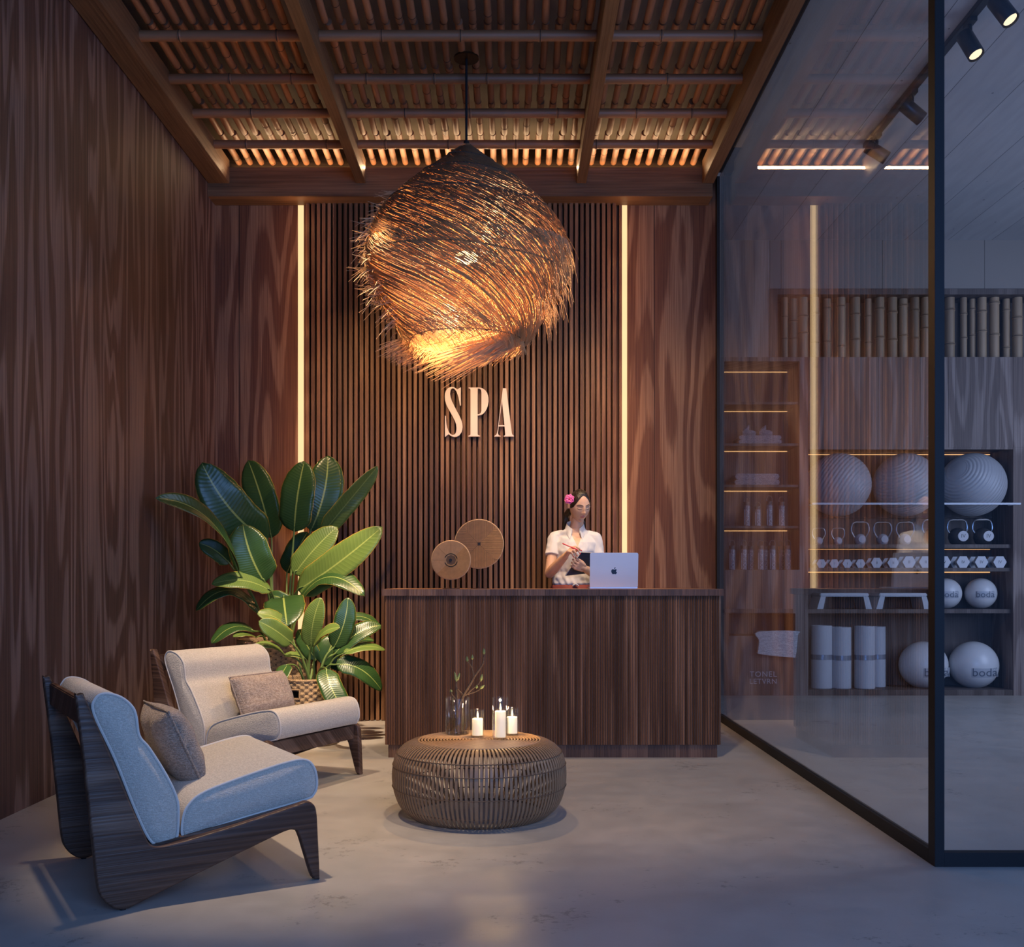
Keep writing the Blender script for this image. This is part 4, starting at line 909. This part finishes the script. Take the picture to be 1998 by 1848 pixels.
# kettlebells
M_kb=mat('black_kettlebell',(.025,.025,.028),.35,var=.1); M_kbg=mat('pale_kettlebell',(.42,.42,.46),.35,var=.03); M_chrome=mat('brushed_steel',(.6,.6,.62),.25,1,var=.03)
kz=GZp(1062); LV={0:'I',1:'I',2:'II',3:'II',4:'III',5:'III',6:'IV',7:'IV'}
sz=[.66,.66,.9,.9,.9,1,1,1]
for k,px in enumerate((1597,1635,1678,1722,1766,1819,1868,1917)):
    s=sz[k]; Y=10.20; x=(px-CX)/F*Y; r=.088*s
    t=thing('kettlebell','%s kettlebell with steel loop handle, %s from the left on the gym shelf'%('black' if k>4 else 'small pale grey','first second third fourth fifth sixth seventh eighth'.split()[k]),'kettlebell',(x,Y,kz),'kettlebells on the shelf')
    body=M_kb if k>4 else M_kbg
    if k<=4: r*=.72
    b=MB(); b.lathe([(0,0),(r*.5,0),(r*.8,r*.25),(r,r*.8),(r*.93,r*1.3),(r*.6,r*1.75),(r*.2,r*1.9),(0,r*1.92)],(x,Y,kz),28); obj('bell',b,body,t)
    H_=.25*s; wv=.095*s
    b=MB(); b.tube(crom([(x-wv*.55,Y,kz+r*1.1),(x-wv,Y,kz+H_*.6),(x-wv*.93,Y,kz+H_*.88),(x-wv*.6,Y,kz+H_*.99),(x,Y,kz+H_),(x+wv*.6,Y,kz+H_*.99),(x+wv*.93,Y,kz+H_*.88),(x+wv,Y,kz+H_*.6),(x+wv*.55,Y,kz+r*1.1)],5),.0085*s+.001,8); obj('handle',b,M_chrome,t)
    cz=kz+r*.95
    b=MB(); b.cyl((x+.02*(k>4),Y-r*.8,cz),(x+.02*(k>4),Y-r*1.03,cz),r*.58,n=28); f=obj('weight_disc',b,M_kbg,t)
    if k>4: obj('lettering',text_mesh(LV[k],r*.6,.0004,lambda a,c_,d:(x+.02+a,Y-r*1.035+d,cz+c_)),M_kb,f,False)
# dumbbells
M_db=mat('pale_vinyl',(.50,.51,.55),.4,var=.03)
dz=GZp(1108); dx=[1600.4,1625.7,1650.8,1676.5,1708,1740,1771,1803,1839,1876,1911.7,1947.5]; dl=['I']*4+['II','II','II','II','IV','IV','IV','IV']
nm_='first second third fourth fifth sixth seventh eighth ninth tenth eleventh twelfth'.split()
for k,px in enumerate(dx):
    r=(19 if k<4 else (22.5 if k<6 else 26))/2/F*10.1; Y=10.12; x=(px-CX)/F*(Y-.03)
    t=thing('dumbbell','pale %s hexagonal dumbbell, %s from the left in the row'%('small' if k<4 else ('medium' if k<6 else 'large'),nm_[k]),'dumbbell',(x,Y,dz),'hexagonal dumbbells')
    hz=r*.866; hx=[(x+r*cos(PI/3*j),dz+hz+r*sin(PI/3*j)) for j in range(6)]; hx2=[(a+.006,c_) for a,c_ in hx]
    f1=obj('weight',MB().prism(hx,lambda a,c_,d:(a,d,c_),Y-.07,Y-.02),M_db,t,False)
    obj('weight',MB().prism(hx2,lambda a,c_,d:(a,d,c_),Y+.10,Y+.15),M_db,t,False)
    obj('grip',MB().cyl((x,Y-.02,dz+hz),(x+.006,Y+.10,dz+hz),r*.33,n=12),M_chrome,t)
    obj('lettering',text_mesh(dl[k],r*.62,.0004,lambda a,c_,d:(x+a,Y-.0705+d,dz+hz+c_)),M_kb,f1,False)
# smooth balls with print
M_sball=mat('pale_vinyl_ball',(.60,.60,.61),.32,var=.02); M_prt=mat('dark_print',(.10,.12,.16),.5); M_patch=mat('grey_print_patch',(.40,.42,.46),.4,var=.02)
def printed(px,py,r,Y,fs,dx_,dz_,lab,grp):
    c=P(px,py,Y); c.x*=.992; t=thing('exercise_ball',lab,'ball',c,grp); b=MB(); b.sphere(c,r,48); s=obj('ball_shell',b,M_sball,t,ang=80)
    def pr(a,c_,d,e=.0008):
        a+=dx_; c_+=dz_; dd=math.sqrt(max(1e-6,(r+e)**2-a*a-c_*c_)); vx=c.x/c.y; n_=math.hypot(1,vx)
        return (c.x+(a-dd*vx)/n_,c.y-(dd+a*vx)/n_,c.z+c_)
    b=MB(); n=12; w2,h2=fs*1.05,fs*.40
    vs=[];f=[]
    for e in (.0003,-.001):
        for i in range(n+1):
            for j in range(5): vs.append(pr(-w2+2*w2*i/n,-h2+2*h2*j/4-fs*.02,0,e))
    for i in range(n):
        for j in range(4): a=i*5+j; f.append((a,a+1,a+6,a+5)); f.append((65+a,65+a+5,65+a+6,65+a+1))
    b.add(vs,f); obj('print_patch',b,M_patch,s)
    mb=text_mesh('boda',fs,.0,lambda a,c_,d:pr(a,c_,d,.0012),1.0,.008); obj('lettering',mb,M_prt,s,False)
    mb=MB(); mb.add([pr(fs*.68,fs*.36,0),pr(fs*.95,fs*.36,0),pr(fs*.95,fs*.40,0),pr(fs*.68,fs*.40,0)],[(0,1,2,3)]); obj('accent_mark',mb,M_prt,s,False)
Yb=10.22
printed(1852,1158,.150,Yb,.085,.03,-.01,'medium smooth pale ball with dark print, left one on the middle shelf','printed medium balls')
printed(1921,1158,.150,Yb,.085,.04,-.01,'medium smooth pale ball with dark print, right one on the middle shelf','printed medium balls')
Yb=10.24; 
printed(1808,1297.5,.232,Yb,.115,.12,-.06,'large smooth pale ball with dark print, left one on the bottom shelf','printed large balls')
printed(1907,1297.5,.232,Yb,.115,.10,-.06,'large smooth pale ball with dark print, right one on the bottom shelf','printed large balls')
# step benches
M_step=mat('pale_plastic_step',(.50,.53,.57),.45,var=.03); z4=GZp(1189)
for k,(a,c_) in enumerate(((1592,1699),(1707,1812))):
    x0,x1=(a-CX)/F*10.14,(c_-CX)/F*10.14; h=.155
    t=thing('step_bench','pale trapezoid-legged exercise step, %s of the two on the shelf'%('left','right')[k],'step bench',((x0+x1)/2,10.2,z4),'exercise steps')
    obj('platform',MB().box((x0+.03,10.1,z4+h-.035),(x1-.03,10.4,z4+h),bv=.008),M_step,t)
    for s in (0,1):
        X=[x0,x1][s]; d=1 if s==0 else -1
        obj('leg',MB().prism([(X,z4),(X+d*.06,z4),(X+d*.085,z4+h-.034),(X+d*.035,z4+h-.034)],lambda a_,b_,e:(a_,e,b_),10.1,10.4),M_step,t,False)
# rolled mats
M_mat=mat('pale_foam_mat',(.46,.48,.52),.75,var=.06,vs=80); M_band=mat('shiny_strap',(.30,.34,.40),.25,.5)
z5=GZp(1346)
for k,(px,wd,Y,h) in enumerate(((1603,40,10.16,.615),(1641,38,10.16,.60),(1687,39,10.14,.61),(1711,32,10.30,.60))):
    r=wd/2/F*Y; x=(px-CX)/F*Y; t=thing('rolled_mat','pale rolled exercise mat standing upright, %s from the left'%nm_[k],'exercise mat',(x,Y,z5),'rolled mats')
    b=MB(); b.lathe([(0,0),(r-.004,0),(r,.004),(r,h-.004),(r-.004,h),(r*.8,h),(r*.8,h-.004),(r*.6,h-.004),(r*.6,h),(r*.4,h),(r*.4,h-.004),(0,h-.004)],(x,Y,z5),36); obj('mat_roll',b,M_mat,t)
    b=MB(); b.lathe([(r,h*.46),(r+.002,h*.46),(r+.002,h*.54),(r,h*.54)],(x,Y,z5),36); obj('strap',b,M_band,t)
# bamboo window
b=MB(); bx0,bz0,bz1=GXp(1502),GZp(697),GZp(564)
b.box((bx0,YG-.012,bz1-.055),(6.6,YG+.3,bz1)); b.box((bx0,YG-.012,bz0),(bx0+.07,YG+.3,bz1-.055)); b.box((bx0,YG+.295,bz0),(6.6,YG+.31,bz1))
struct('trim_5',b,M_gymd,'dark wood frame around the row of upright bamboo poles in the gym')
cs=[1531,1549,1567,1590,1613,1641,1669,1694,1716,1741,1762,1785,1806,1830,1853,1880,1897,1916,1940,1963,1985,2006]
for k,px in enumerate(cs):
    Y=YG+.10+.05*(k%3==1); x=(px-CX)/F*Y; r=random.choice((.032,.036,.042,.046)); b=MB(); x0=x
    b.tube([(0,0,0),(0,0,bz1-bz0-.06)],[r,r*.97],18)
    for zz in (random.uniform(.1,.3),random.uniform(.38,.55)):
        pa=[(0,0,zz-.014),(0,0,zz-.005),(0,0,zz),(0,0,zz+.005),(0,0,zz+.014)]; b.tube(pa,[r,r*1.12,r*1.04,r*1.12,r],18,cap=False); b.tube([(0,0,zz-.002),(0,0,zz+.002)],[r*1.1,r*1.1],18,1)
    o=obj('bamboo_pole',b,[M_gbam,M_node]); o.location=(x,Y,bz0+.001); tag(o,ORD[k]+' upright bamboo pole from the left in the row above the gym cupboards','bamboo pole','upright bamboo poles in the gym wall')
# track with spotlights
M_trk=mat('dark_track',(.05,.05,.055),.4,.4)
o=obj('light_track',MB().box((2.635,4.3,4.365),(2.685,7.80,4.399),bv=.003),M_trk,smooth=False,origin=(2.66,6,4.39)); tag(o,'dark straight light track on the concrete gym ceiling','light track')
for k,(px,py,dx_,dy_,dz_,lit) in enumerate(((1957,20,.35,-.35,-.86,1),(1893,88,.28,-.35,-.9,1),(1780,217,.75,.1,-.55,0),(1711,297,.72,-.1,-.50,1))):
    Y=F*2.66/(px-CX); c=P(px,py,Y); d=Vector((dx_,dy_,dz_)).normalized(); r=.047; 
    t=thing('track_spotlight','dark cylindrical spotlight on the ceiling track, %s from the camera'%nm_[k],'spotlight',(c.x,c.y,4.365),'track spotlights')
    a=c-d*.085; e=c+d*.085
    b=MB(); b.tube([a,a+d*.004,e-d*.002,e],[r*.94,r,r,r*.97],28,cap=False); b.cyl(a,a+d*.003,r*.93,n=28); b.cyl(e-d*.02,e-d*.018,r*.95,n=28); obj('lamp_housing',b,M_trk,t)
    b=MB(); b.tube([(c.x,c.y,4.366),(c.x,c.y,c.z+.06)],.012,10); b.box((c.x-.02,c.y-.05,4.340),(c.x+.02,c.y+.05,4.366)); obj('bracket',b,M_trk,t)
    if lit:
        b=MB(); b.cyl(e-d*.017,e-d*.010,r*.78,n=28); obj('lens',b,M_lens,t)
        lamp('SPOT',e+d*.01,e+d*3,22,WARM2,.03,50,.6)
# ------------------------------------------------------------ receptionist
WYp=7.12
def Wp(cx,cy,Y): return P(1000+cx/6.16,920+cy/6.16,Y)
def remesh(mb,vox,smooth=3):
    me=bpy.data.meshes.new('r'); me.from_pydata(mb.v,[],mb.f); bm=bmesh.new(); bm.from_mesh(me); bmesh.ops.remove_doubles(bm,verts=bm.verts,dist=.00005); bmesh.ops.holes_fill(bm,edges=bm.edges,sides=64); bmesh.ops.recalc_face_normals(bm,faces=bm.faces); bm.to_mesh(me); bm.free()
    o=bpy.data.objects.new('r',me); C.objects.link(o); md=o.modifiers.new('r','REMESH'); md.mode='VOXEL'; md.voxel_size=vox
    sm=o.modifiers.new('s','SMOOTH'); sm.iterations=smooth; sm.factor=.5
    dg=bpy.context.evaluated_depsgraph_get(); dg.update(); m2=bpy.data.meshes.new_from_object(o.evaluated_get(dg)); bpy.data.objects.remove(o); return m2
def loft(b,secs,n=36,m=0):
    vs=[];fs=[]
    for (c,rx,ry,*e) in secs:
        front=e[0] if e else 0
        for j in range(n):
            a=2*PI*j/n; y=ry*sin(a)
            if sin(a)<0: y*=1+front*(abs(cos(a*1.0))**.5 if False else 1)
            vs.append((c[0]+rx*cos(a),c[1]+y,c[2]))
    for i in range(len(secs)-1):
        for j in range(n): fs.append((i*n+j,i*n+(j+1)%n,(i+1)*n+(j+1)%n,(i+1)*n+j))
    fs.append(tuple(range(n))); k=(len(secs)-1)*n; fs.append(tuple(k+j for j in range(n))); b.add(vs,fs,m)
M_skin,_nt,_N,_L,_b=newmat('skin'); pset(_b,Base_Color=(.60,.36,.24,1),Roughness=.48); _b.inputs['Subsurface Weight'].default_value=.08; _b.inputs['Subsurface Radius'].default_value=(.012,.004,.002)
_n=_N.new('ShaderNodeTexNoise'); _n.inputs['Scale'].default_value=25; _r=_N.new('ShaderNodeMix'); _r.data_type='RGBA'; _r.inputs[6].default_value=(.56,.33,.215,1); _r.inputs[7].default_value=(.64,.39,.26,1); _L.new(_n.outputs[0],_r.inputs[0]); _L.new(_r.outputs[2],_b.inputs['Base Color'])
M_lip=mat('lips',(.48,.17,.15),.35,var=.05); M_nail=mat('red_nail',(.60,.02,.05),.2,var=.02); M_hair=mat('dark_hair',(.016,.010,.008),.32,var=.3,vs=4,bump=.5,bs=200,stretch=(1,.3,.3)); M_brow=mat('brow_hair',(.03,.018,.013),.7)
M_shirt=mat('white_shirt',(.62,.60,.585),.8,var=.03,bump=.1,bs=300,sheen=.2); M_skirt=mat('brick_red_skirt',(.20,.036,.030),.75,var=.15)
hip=Vector((.395,7.15,.93)); 
tw=thing('person','woman in white shirt, pink flower in dark hair, writing behind the counter','person',(hip.x,hip.y,0))
SHR=Vector((.292,7.15,1.395)); SHL=Vector((.562,7.15,1.392)); 
ELR=Wp(445,1225,7.05); WRR=Wp(632,1020,6.86); HDR=Wp(700,930,6.80)
ELL=Vector((.60,7.10,1.135)); WRL=Wp(862,1168,6.90); HDL=Wp(770,1120,6.84)
nb=Vector((.428,7.155,1.435)); HC=Wp(806,415,7.10)   # head centre
b=MB()
tor=[((.395,7.15,.86),.165,.115),((.397,7.15,.95),.168,.115),((.402,7.15,1.03),.145,.10),((.408,7.15,1.09),.118,.088),((.415,7.15,1.16),.122,.09),((.422,7.15,1.24),.134,.098,.15),((.426,7.15,1.31),.140,.10,.28),((.428,7.15,1.37),.146,.092,.12),((.428,7.155,1.405),.122,.072),((.428,7.16,1.435),.075,.056),((.429,7.16,1.46),.055,.052)]
loft(b,tor)
b.caps((.335,7.155,1.400),SHR,.038,.040); b.caps((.52,7.155,1.398),SHL,.038,.040)
b.caps((.430,7.17,1.42),(HC.x-.006,HC.y+.032,HC.z-.06),.046,.042,16)
def arm(sh,el,wr):
    m1=sh.lerp(el,.45); b.caps(sh,m1,.041,.040,16); b.caps(m1,el,.040,.033,16); m2=el.lerp(wr,.3); b.caps(el,m2,.034,.036,16); b.caps(m2,wr,.036,.023,16)
arm(SHR,ELR,WRR); arm(SHL,ELL,WRL)
NAILS=[]
def hand(wr,d,n,side,curls,thumb,sc=1.0):
    """d: palm direction, n: palm normal (towards palm side), side: towards the thumb"""
    d=d.normalized(); n=(n-d*n.dot(d)).normalized(); s=d.cross(n).normalized()
    if s.dot(side)<0: s=-s
    L_=.082*sc
    for k in range(5): f=(k-2)/2*.026; b.caps(wr+s*f*.55,wr+d*L_*.92+s*f,.0125,.0115,10)
    b.caps(wr,wr+d*.03,.021,.018,12)
    for k,(ln,off) in enumerate(((.066,.029),(.074,.010),(.069,-.009),(.055,-.027))):
        p=wr+d*L_*(1.0-.05*abs(k-1))+s*off; a=0; c=curls[k]
        for j,fr in enumerate((.42,.32,.26)):
            a+=c*(1.0,1.15,.7)[j]; q=p+(d*cos(a)+n*sin(a)+s*(.04*(1.5-k)))*ln*fr*sc; b.caps(p,q,.0082-.0008*j,.0076-.0010*j,9); last=(p,q); p=q
        NAILS.append((last[1],(last[1]-last[0]).normalized(), (n*cos(a)-d*sin(a))*-1))
    p=wr+d*.022+s*.022; q=p+(d*.55+s*.75*thumb[0]+n*thumb[1])*.036; r_=q+(d*.85+s*.15*thumb[0]+n*thumb[1]*.8).normalized()*.030; t_=r_+(d*.9-s*.1+n*thumb[1]*.9).normalized()*.024
    b.caps(p,q,.0125,.0105,10); b.caps(q,r_,.0100,.0088,10); b.caps(r_,t_,.0088,.0070,10); NAILS.append((t_,(t_-r_).normalized(),-n))
# right hand (left in the picture): writing, fingers folded around the pen
hand(WRR,HDR-WRR,Vector((.75,-.05,-.75)),Vector((.1,-.6,.8)),(.62,.72,.78,.82),(.6,.55))
# left hand: fingers wrapped over the folder edge, knuckles to the camera
hand(WRL,HDL-WRL,Vector((.15,1,.1)),Vector((0,0,1)),(.85,.9,.9,.9),(.35,.25))
# legs and feet
for s,x in ((1,.325),(-1,.475)):
    b.caps((x,7.15,.88),(x,7.13,.48),.085,.055,16); b.caps((x,7.13,.48),(x,7.16,.09),.053,.033,16); b.caps((x,7.17,.045),(x,7.02,.032),.036,.026,12)
# head
HR=Matrix.Rotation(math.radians(20),3,'Z')@Matrix.Rotation(math.radians(17),3,'X')@Matrix.Rotation(math.radians(-3),3,'Y')
def G(x,z,cx_,cz_,sx,sz): return math.exp(-((x-cx_)/sx)**2-((z-cz_)/sz)**2)
def headpt(dx,dy,dz,k=1.0,feat=True):
    a,bb,c=.0705,.090,.112
    x,y,z=dx*a,dy*bb,dz*c
    if z<0:
        t_=-z/c; x*=1-.34*t_**1.6; 
        if y>0: y*=1-.45*t_**1.5
        else: y*=1-.10*t_
    if y<0: y=y*(1-.0)+ (.004 if abs(z)<.09 else 0)
    if feat and y<0:
        fr=min(1,-y/.04)
        o=0
        o+=.020*G(x,z,0,-.030,.0095,.011)+.011*G(x,z,0,-.012,.008,.018)+.005*G(x,z,0,.008,.008,.014)
        for s in (-1,1): o+=.007*G(x,z,s*.0125,-.035,.006,.007)-.0095*G(x,z,s*.030,.006,.017,.013)+.006*G(x,z,s*.030,.002,.0115,.008)+.004*G(x,z,s*.028,.022,.018,.006)+.004*G(x,z,s*.040,-.028,.018,.02)
        o+=.0075*G(x,z,0,-.0555,.016,.0048)+.0085*G(x,z,0,-.066,.014,.0052)-.003*G(x,z,0,-.0608,.02,.0018)-.003*G(x,z,0,-.078,.02,.006)+.007*G(x,z,0,-.096,.018,.012)
        y-=o*fr
    return Vector((x*k,y*k,z*k))
def headmesh(bb,k=1.0,feat=True,fn=None,n=144,m=100):
    vs=[];fs=[]
    for i in range(m+1):
        th=PI*i/m
        for j in range(n):
            a=2*PI*j/n; d=(sin(th)*cos(a),sin(th)*sin(a),-cos(th)); p=headpt(*d,k,feat)
            if fn: p=fn(p,d)
            vs.append(HC+HR@p)
    for i in range(m):
        for j in range(n): fs.append((i*n+j,i*n+(j+1)%n,(i+1)*n+(j+1)%n,(i+1)*n+j))
    bb.add(vs,fs)
headmesh(b)
for s in (-1,1):
    e=[Vector((s*.070,.010+.006*sin(q)+.004,.006+.024*cos(q))) for q in [2*PI*i/12 for i in range(12)]]
    b.tube([HC+HR@(v+Vector((s*.006,.004,0))) for v in e],.0048,8,closed=True); b.caps(HC+HR@Vector((s*.066,.012,.015)),HC+HR@Vector((s*.070,.012,-.012)),.008,.007,8)
bm_=remesh(b,.0029,2)
bm_.materials.clear(); bm_.materials.append(M_skin); bm_.materials.append(M_lip)
Hi=HR.inverted()
for p in bm_.polygons:
    p.use_smooth=True
    q=Hi@(p.center-HC)
    if q.y<-.05 and abs(q.z+.0605)<.0120*max(0,1-(abs(q.x)/.0205)**1.7): p.material_index=1
o_=ORG[tw.name]
for v in bm_.vertices: v.co-=o_
body=obj('body',bm_,None,tw)
def onface(x,z,e=.001):
    lo=None
    # ray to the face surface in head space
    best=None
    for it in range(60):
        pass
    y=-.1; 
    # invert headpt numerically for the front
    a,bb,c=.0705,.090,.112; dz=z/c; xx=x
    if z<0: xx=x/(1-.34*(-z/c)**1.6)
    dx=xx/a; dy=-math.sqrt(max(.0001,1-dx*dx-dz*dz)); p=headpt(dx,dy,dz); return HC+HR@(p+Vector((0,-e,0)))
b=MB()
for s in (-1,1):
    b.tube([onface(s*x,z,.0006) for x,z in ((.012,.0205),(.020,.0245),(.030,.0265),(.040,.0245),(.048,.019))],[.0014,.0021,.0021,.0016,.0007],6)
obj('eyebrow',b,M_brow,tw)
b=MB()
for s in (-1,1):
    b.tube([onface(s*x,z,.0006) for x,z in ((.0165,-.002),(.022,-.0052),(.030,-.0068),(.038,-.005),(.0455,.000))],[.0006,.0013,.0016,.0016,.0009],6)
    b.tube([onface(s*x,z,.0002) for x,z in ((.018,.0055),(.025,.0085),(.034,.0085),(.043,.0045))],[.0004,.0007,.0007,.0004],5)
obj('eyelashes',b,M_brow,tw)
b=MB()
def hairf(p,d):
    # hairline: centre-parted, swept back over the ears
    h=.084-.30*abs(p.x)-16*p.x*p.x
    front=p.y-.012+(p.z-.0)*.35   # behind this plane is hair
    mask=1 if (p.z>h and p.y<0) or p.y>.010-.25*max(0,p.z) or (abs(p.x)>.055 and p.z>.012 and p.y>-.045) else 0
    if p.y>0 and p.z<-.055: mask=0
    groove=.0025*math.exp(-(p.x/.004)**2)*(p.y<.02)
    return p*((1.048-groove/.09) if mask else .94)
headmesh(b,1.0,False,hairf)
hm=remesh(b,.0035,4); hm.materials.append(M_hair)
for p in hm.polygons: p.use_smooth=True
for v in hm.vertices: v.co-=o_
hair=obj('hair',hm,None,tw)
b=MB(); q=HC+HR@Vector((-.012,.086,-.03)); b.sphere(q,.030,16)
pt=crom([q,Wp(655,520,7.235),Wp(632,600,7.245),Wp(620,700,7.262),Wp(640,900,7.275)],6); b.tube(pt,[.028-.0008*i for i in range(len(pt))],14)
pt=crom([q,Wp(760,520,7.235),Wp(850,600,7.235),Wp(868,650,7.24)],5); b.tube(pt,[.020-.0010*i for i in range(len(pt))],12); obj('ponytail',b,M_hair,tw)
# flower
M_petal=mat('pink_petal',(.75,.13,.38),.5,var=.35,vs=60); M_core=mat('crimson_centre',(.5,.01,.06),.5)
fc=Wp(686,334,6.985); fa=Vector((-.35,-1,.1)).normalized(); fx=fa.cross(Vector((0,0,1))).normalized(); fy=fx.cross(fa).normalized()
fl=None; b=MB()
for lay,(n,R_,tilt) in enumerate(((7,.036,.25),(5,.024,.6))):
    for k in range(n):
        a=2*PI*k/n+lay*.3; dr=fx*cos(a)+fy*sin(a); pe=fa.cross(dr)
        vs=[];fs=[]
        for i in range(6):
            f=i/5; wv=R_*.50*sin(PI*min(1,.12+f*.80))**.7
            for j in range(5):
                s=-1+j/2; vs.append(fc+dr*R_*f*(1-.08*abs(s))+pe*wv*s+fa*(tilt*R_*f*(1-.5*f)+.10*R_*s*s+.004*lay+.003*sin(9*s+a)))
        for i in range(5):
            for j in range(4): q_=i*5+j; fs.append((q_,q_+1,q_+6,q_+5))
        b.add(vs,fs)
fo=obj('hair_flower',b,M_petal,tw,label='pink blossom tucked above the ear'); fo.modifiers.new('t','SOLIDIFY').thickness=.0008
b=MB(); b.sphere(fc+fa*.008,.006,10); b.caps(fc,fc+fa*.02,.0016,.001,6); obj('flower_centre',b,M_core,fo)
b=MB(); b.sphere(Wp(655,448,7.06),.0035,8); obj('earring',b,M_chrome,tw)
# shirt
b=MB(); g=.012
sh=[((.400,7.15,1.075),.128,.103),((.404,7.15,1.088),.137,.108),((.408,7.15,1.11),.134,.104),((.415,7.15,1.165),.134,.102),((.422,7.15,1.24),.144,.108,.16),((.426,7.15,1.31),.150,.110,.30),((.428,7.15,1.37),.157,.102,.14),((.428,7.155,1.405),.142,.086),((.428,7.16,1.428),.118,.072),((.429,7.163,1.45),.088,.062),((.430,7.165,1.47),.062,.056)]
loft(b,sh)
b.caps((.335,7.155,1.404),SHR,.053,.053); b.caps((.52,7.155,1.402),SHL,.053,.053)
for s_,e_ in ((SHR,ELR),(SHL,ELL)):
    q=s_.lerp(e_,.50); b.tube([s_,s_.lerp(e_,.2),s_.lerp(e_,.35),q],[.053,.053,.053,.053],20)
sm=remesh(b,.0035,5); sm.materials.append(M_shirt)
nc=Vector((.440,7.03,1.37))
for v in sm.vertices:
    c=v.co; w_=noise.noise(Vector((c.x*26+c.z*9,c.y*12,c.z*20)))*.0065+noise.noise(Vector((c.x*60,c.y*20,c.z*35)))*.0015
    if c.z<1.15: w_+=.004*sin(c.x*150+c.z*60)*(1.15-c.z)/.08
    d=(c-Vector((.42,7.15,c.z))); 
    if d.length>1e-4: c+=d.normalized()*w_
for p in sm.polygons: p.use_smooth=True
# open V neck: pull the front cloth below the skin inside the V
for v in sm.vertices:
    c=v.co
    if c.y<7.13 and c.z>1.335:
        hw=(c.z-1.335)*.42
        if abs(c.x-.438)<hw: c.y+=.026
for v in sm.vertices: v.co-=o_
shirt=obj('shirt',sm,None,tw)
b=MB(); vs=[];fs=[]; NA=60
for i in range(NA+1):
    a=math.radians(-66+312*i/NA); f=abs(i/NA*2-1); k=f**3
    base=(.052+.006*f,1.452-.024*k); top=(.051+.004*f,1.522-.062*f*f); out_=(.067+.034*f**5,1.488-.070*f*f-.034*f**8)
    for (r,z) in (base,top,(top[0]+.004,top[1]+.002),out_,(out_[0]-.003,out_[1]-.001),(base[0]+.006,base[1]+.006)):
        vs.append((.430+r*cos(a)*1.02,7.165+r*sin(a)*1.05-(.018*k if r>.06 else .010*k),z))
for i in range(NA):
    for j in range(6): fs.append((i*6+j,i*6+(j+1)%6,i*6+6+(j+1)%6,i*6+6+j))
fs.append(tuple(range(6))); fs.append(tuple(NA*6+j for j in range(6))[::-1]); b.add(vs,fs)
obj('collar',b,M_shirt,shirt)
b=MB()
for q in (-1,1): b.caps((.425,7.034,1.084),(.425+.018*q,7.036,1.073),.007,.004,8)
obj('waist_tie',b,M_shirt,shirt)
b=MB(); loft(b,[((.398,7.15,.52),.20,.17),((.397,7.15,.70),.205,.16),((.396,7.15,.88),.190,.135),((.397,7.15,.96),.182,.128),((.400,7.15,1.03),.160,.115),((.404,7.15,1.078),.136,.105)]); obj('skirt',b,M_skirt,tw,ang=80)
b=MB()
for tp_,d,nn in NAILS:
    q=Vector((0,0,1)).rotation_difference(d).to_matrix(); b.sphere(tp_+d*.004+nn*.003,.0062,10,0,q,(.75,.5,1.15))
obj('fingernails',b,M_nail,tw)
# shoes
b=MB()
for x in (.325,.475): b.caps((x,7.18,.042),(x,7.0,.034),.042,.032,14)
obj('shoes',b,M_black,tw)
# folder held in the left hand
M_fold=mat('navy_folder',(.018,.026,.055),.35,var=.1); M_paper=mat('paper_edge',(.7,.66,.58),.7,var=.02)
t=thing('folder','navy blue folder with pale edge held tilted in front of the woman','folder',Wp(780,1120,6.90))
c=[Wp(635,1255,6.93),Wp(822,975,6.885),Wp(1010,985,6.93),Wp(1010,1215,6.98)]
nv=(c[1]-c[0]).cross(c[2]-c[1]).normalized(); 
if nv.y>0: nv=-nv
b=MB(); b.add([p for p in c]+[p-nv*.004 for p in c],[(0,1,2,3),(7,6,5,4)]+[(i,(i+1)%4,(i+1)%4+4,i+4) for i in range(4)]); obj('cover',b,M_fold,t,False)
b=MB(); c2_=[p+(sum(c,Vector())/4-p)*.02-nv*.0045 for p in c]; b.add(c2_+[p-nv*.005 for p in c2_],[(0,1,2,3),(7,6,5,4)]+[(i,(i+1)%4,(i+1)%4+4,i+4) for i in range(4)]); obj('pages',b,M_paper,t,False)
b=MB(); b.tube([c[0]+nv*.001,c[1]+nv*.001],.0018,6); obj('bright_edge',b,M_rail,t)
b=MB(); a=Wp(596,864,6.80); e=Wp(790,945,6.78)
b.tube([a,a.lerp(e,.08),a.lerp(e,.9),e],[.0015,.0042,.0042,.001],10); o=obj('pen',b,mat('red_pen',(.6,.02,.05),.25,var=.02)); tag(o,'red pen held in the writing hand of the woman','pen')
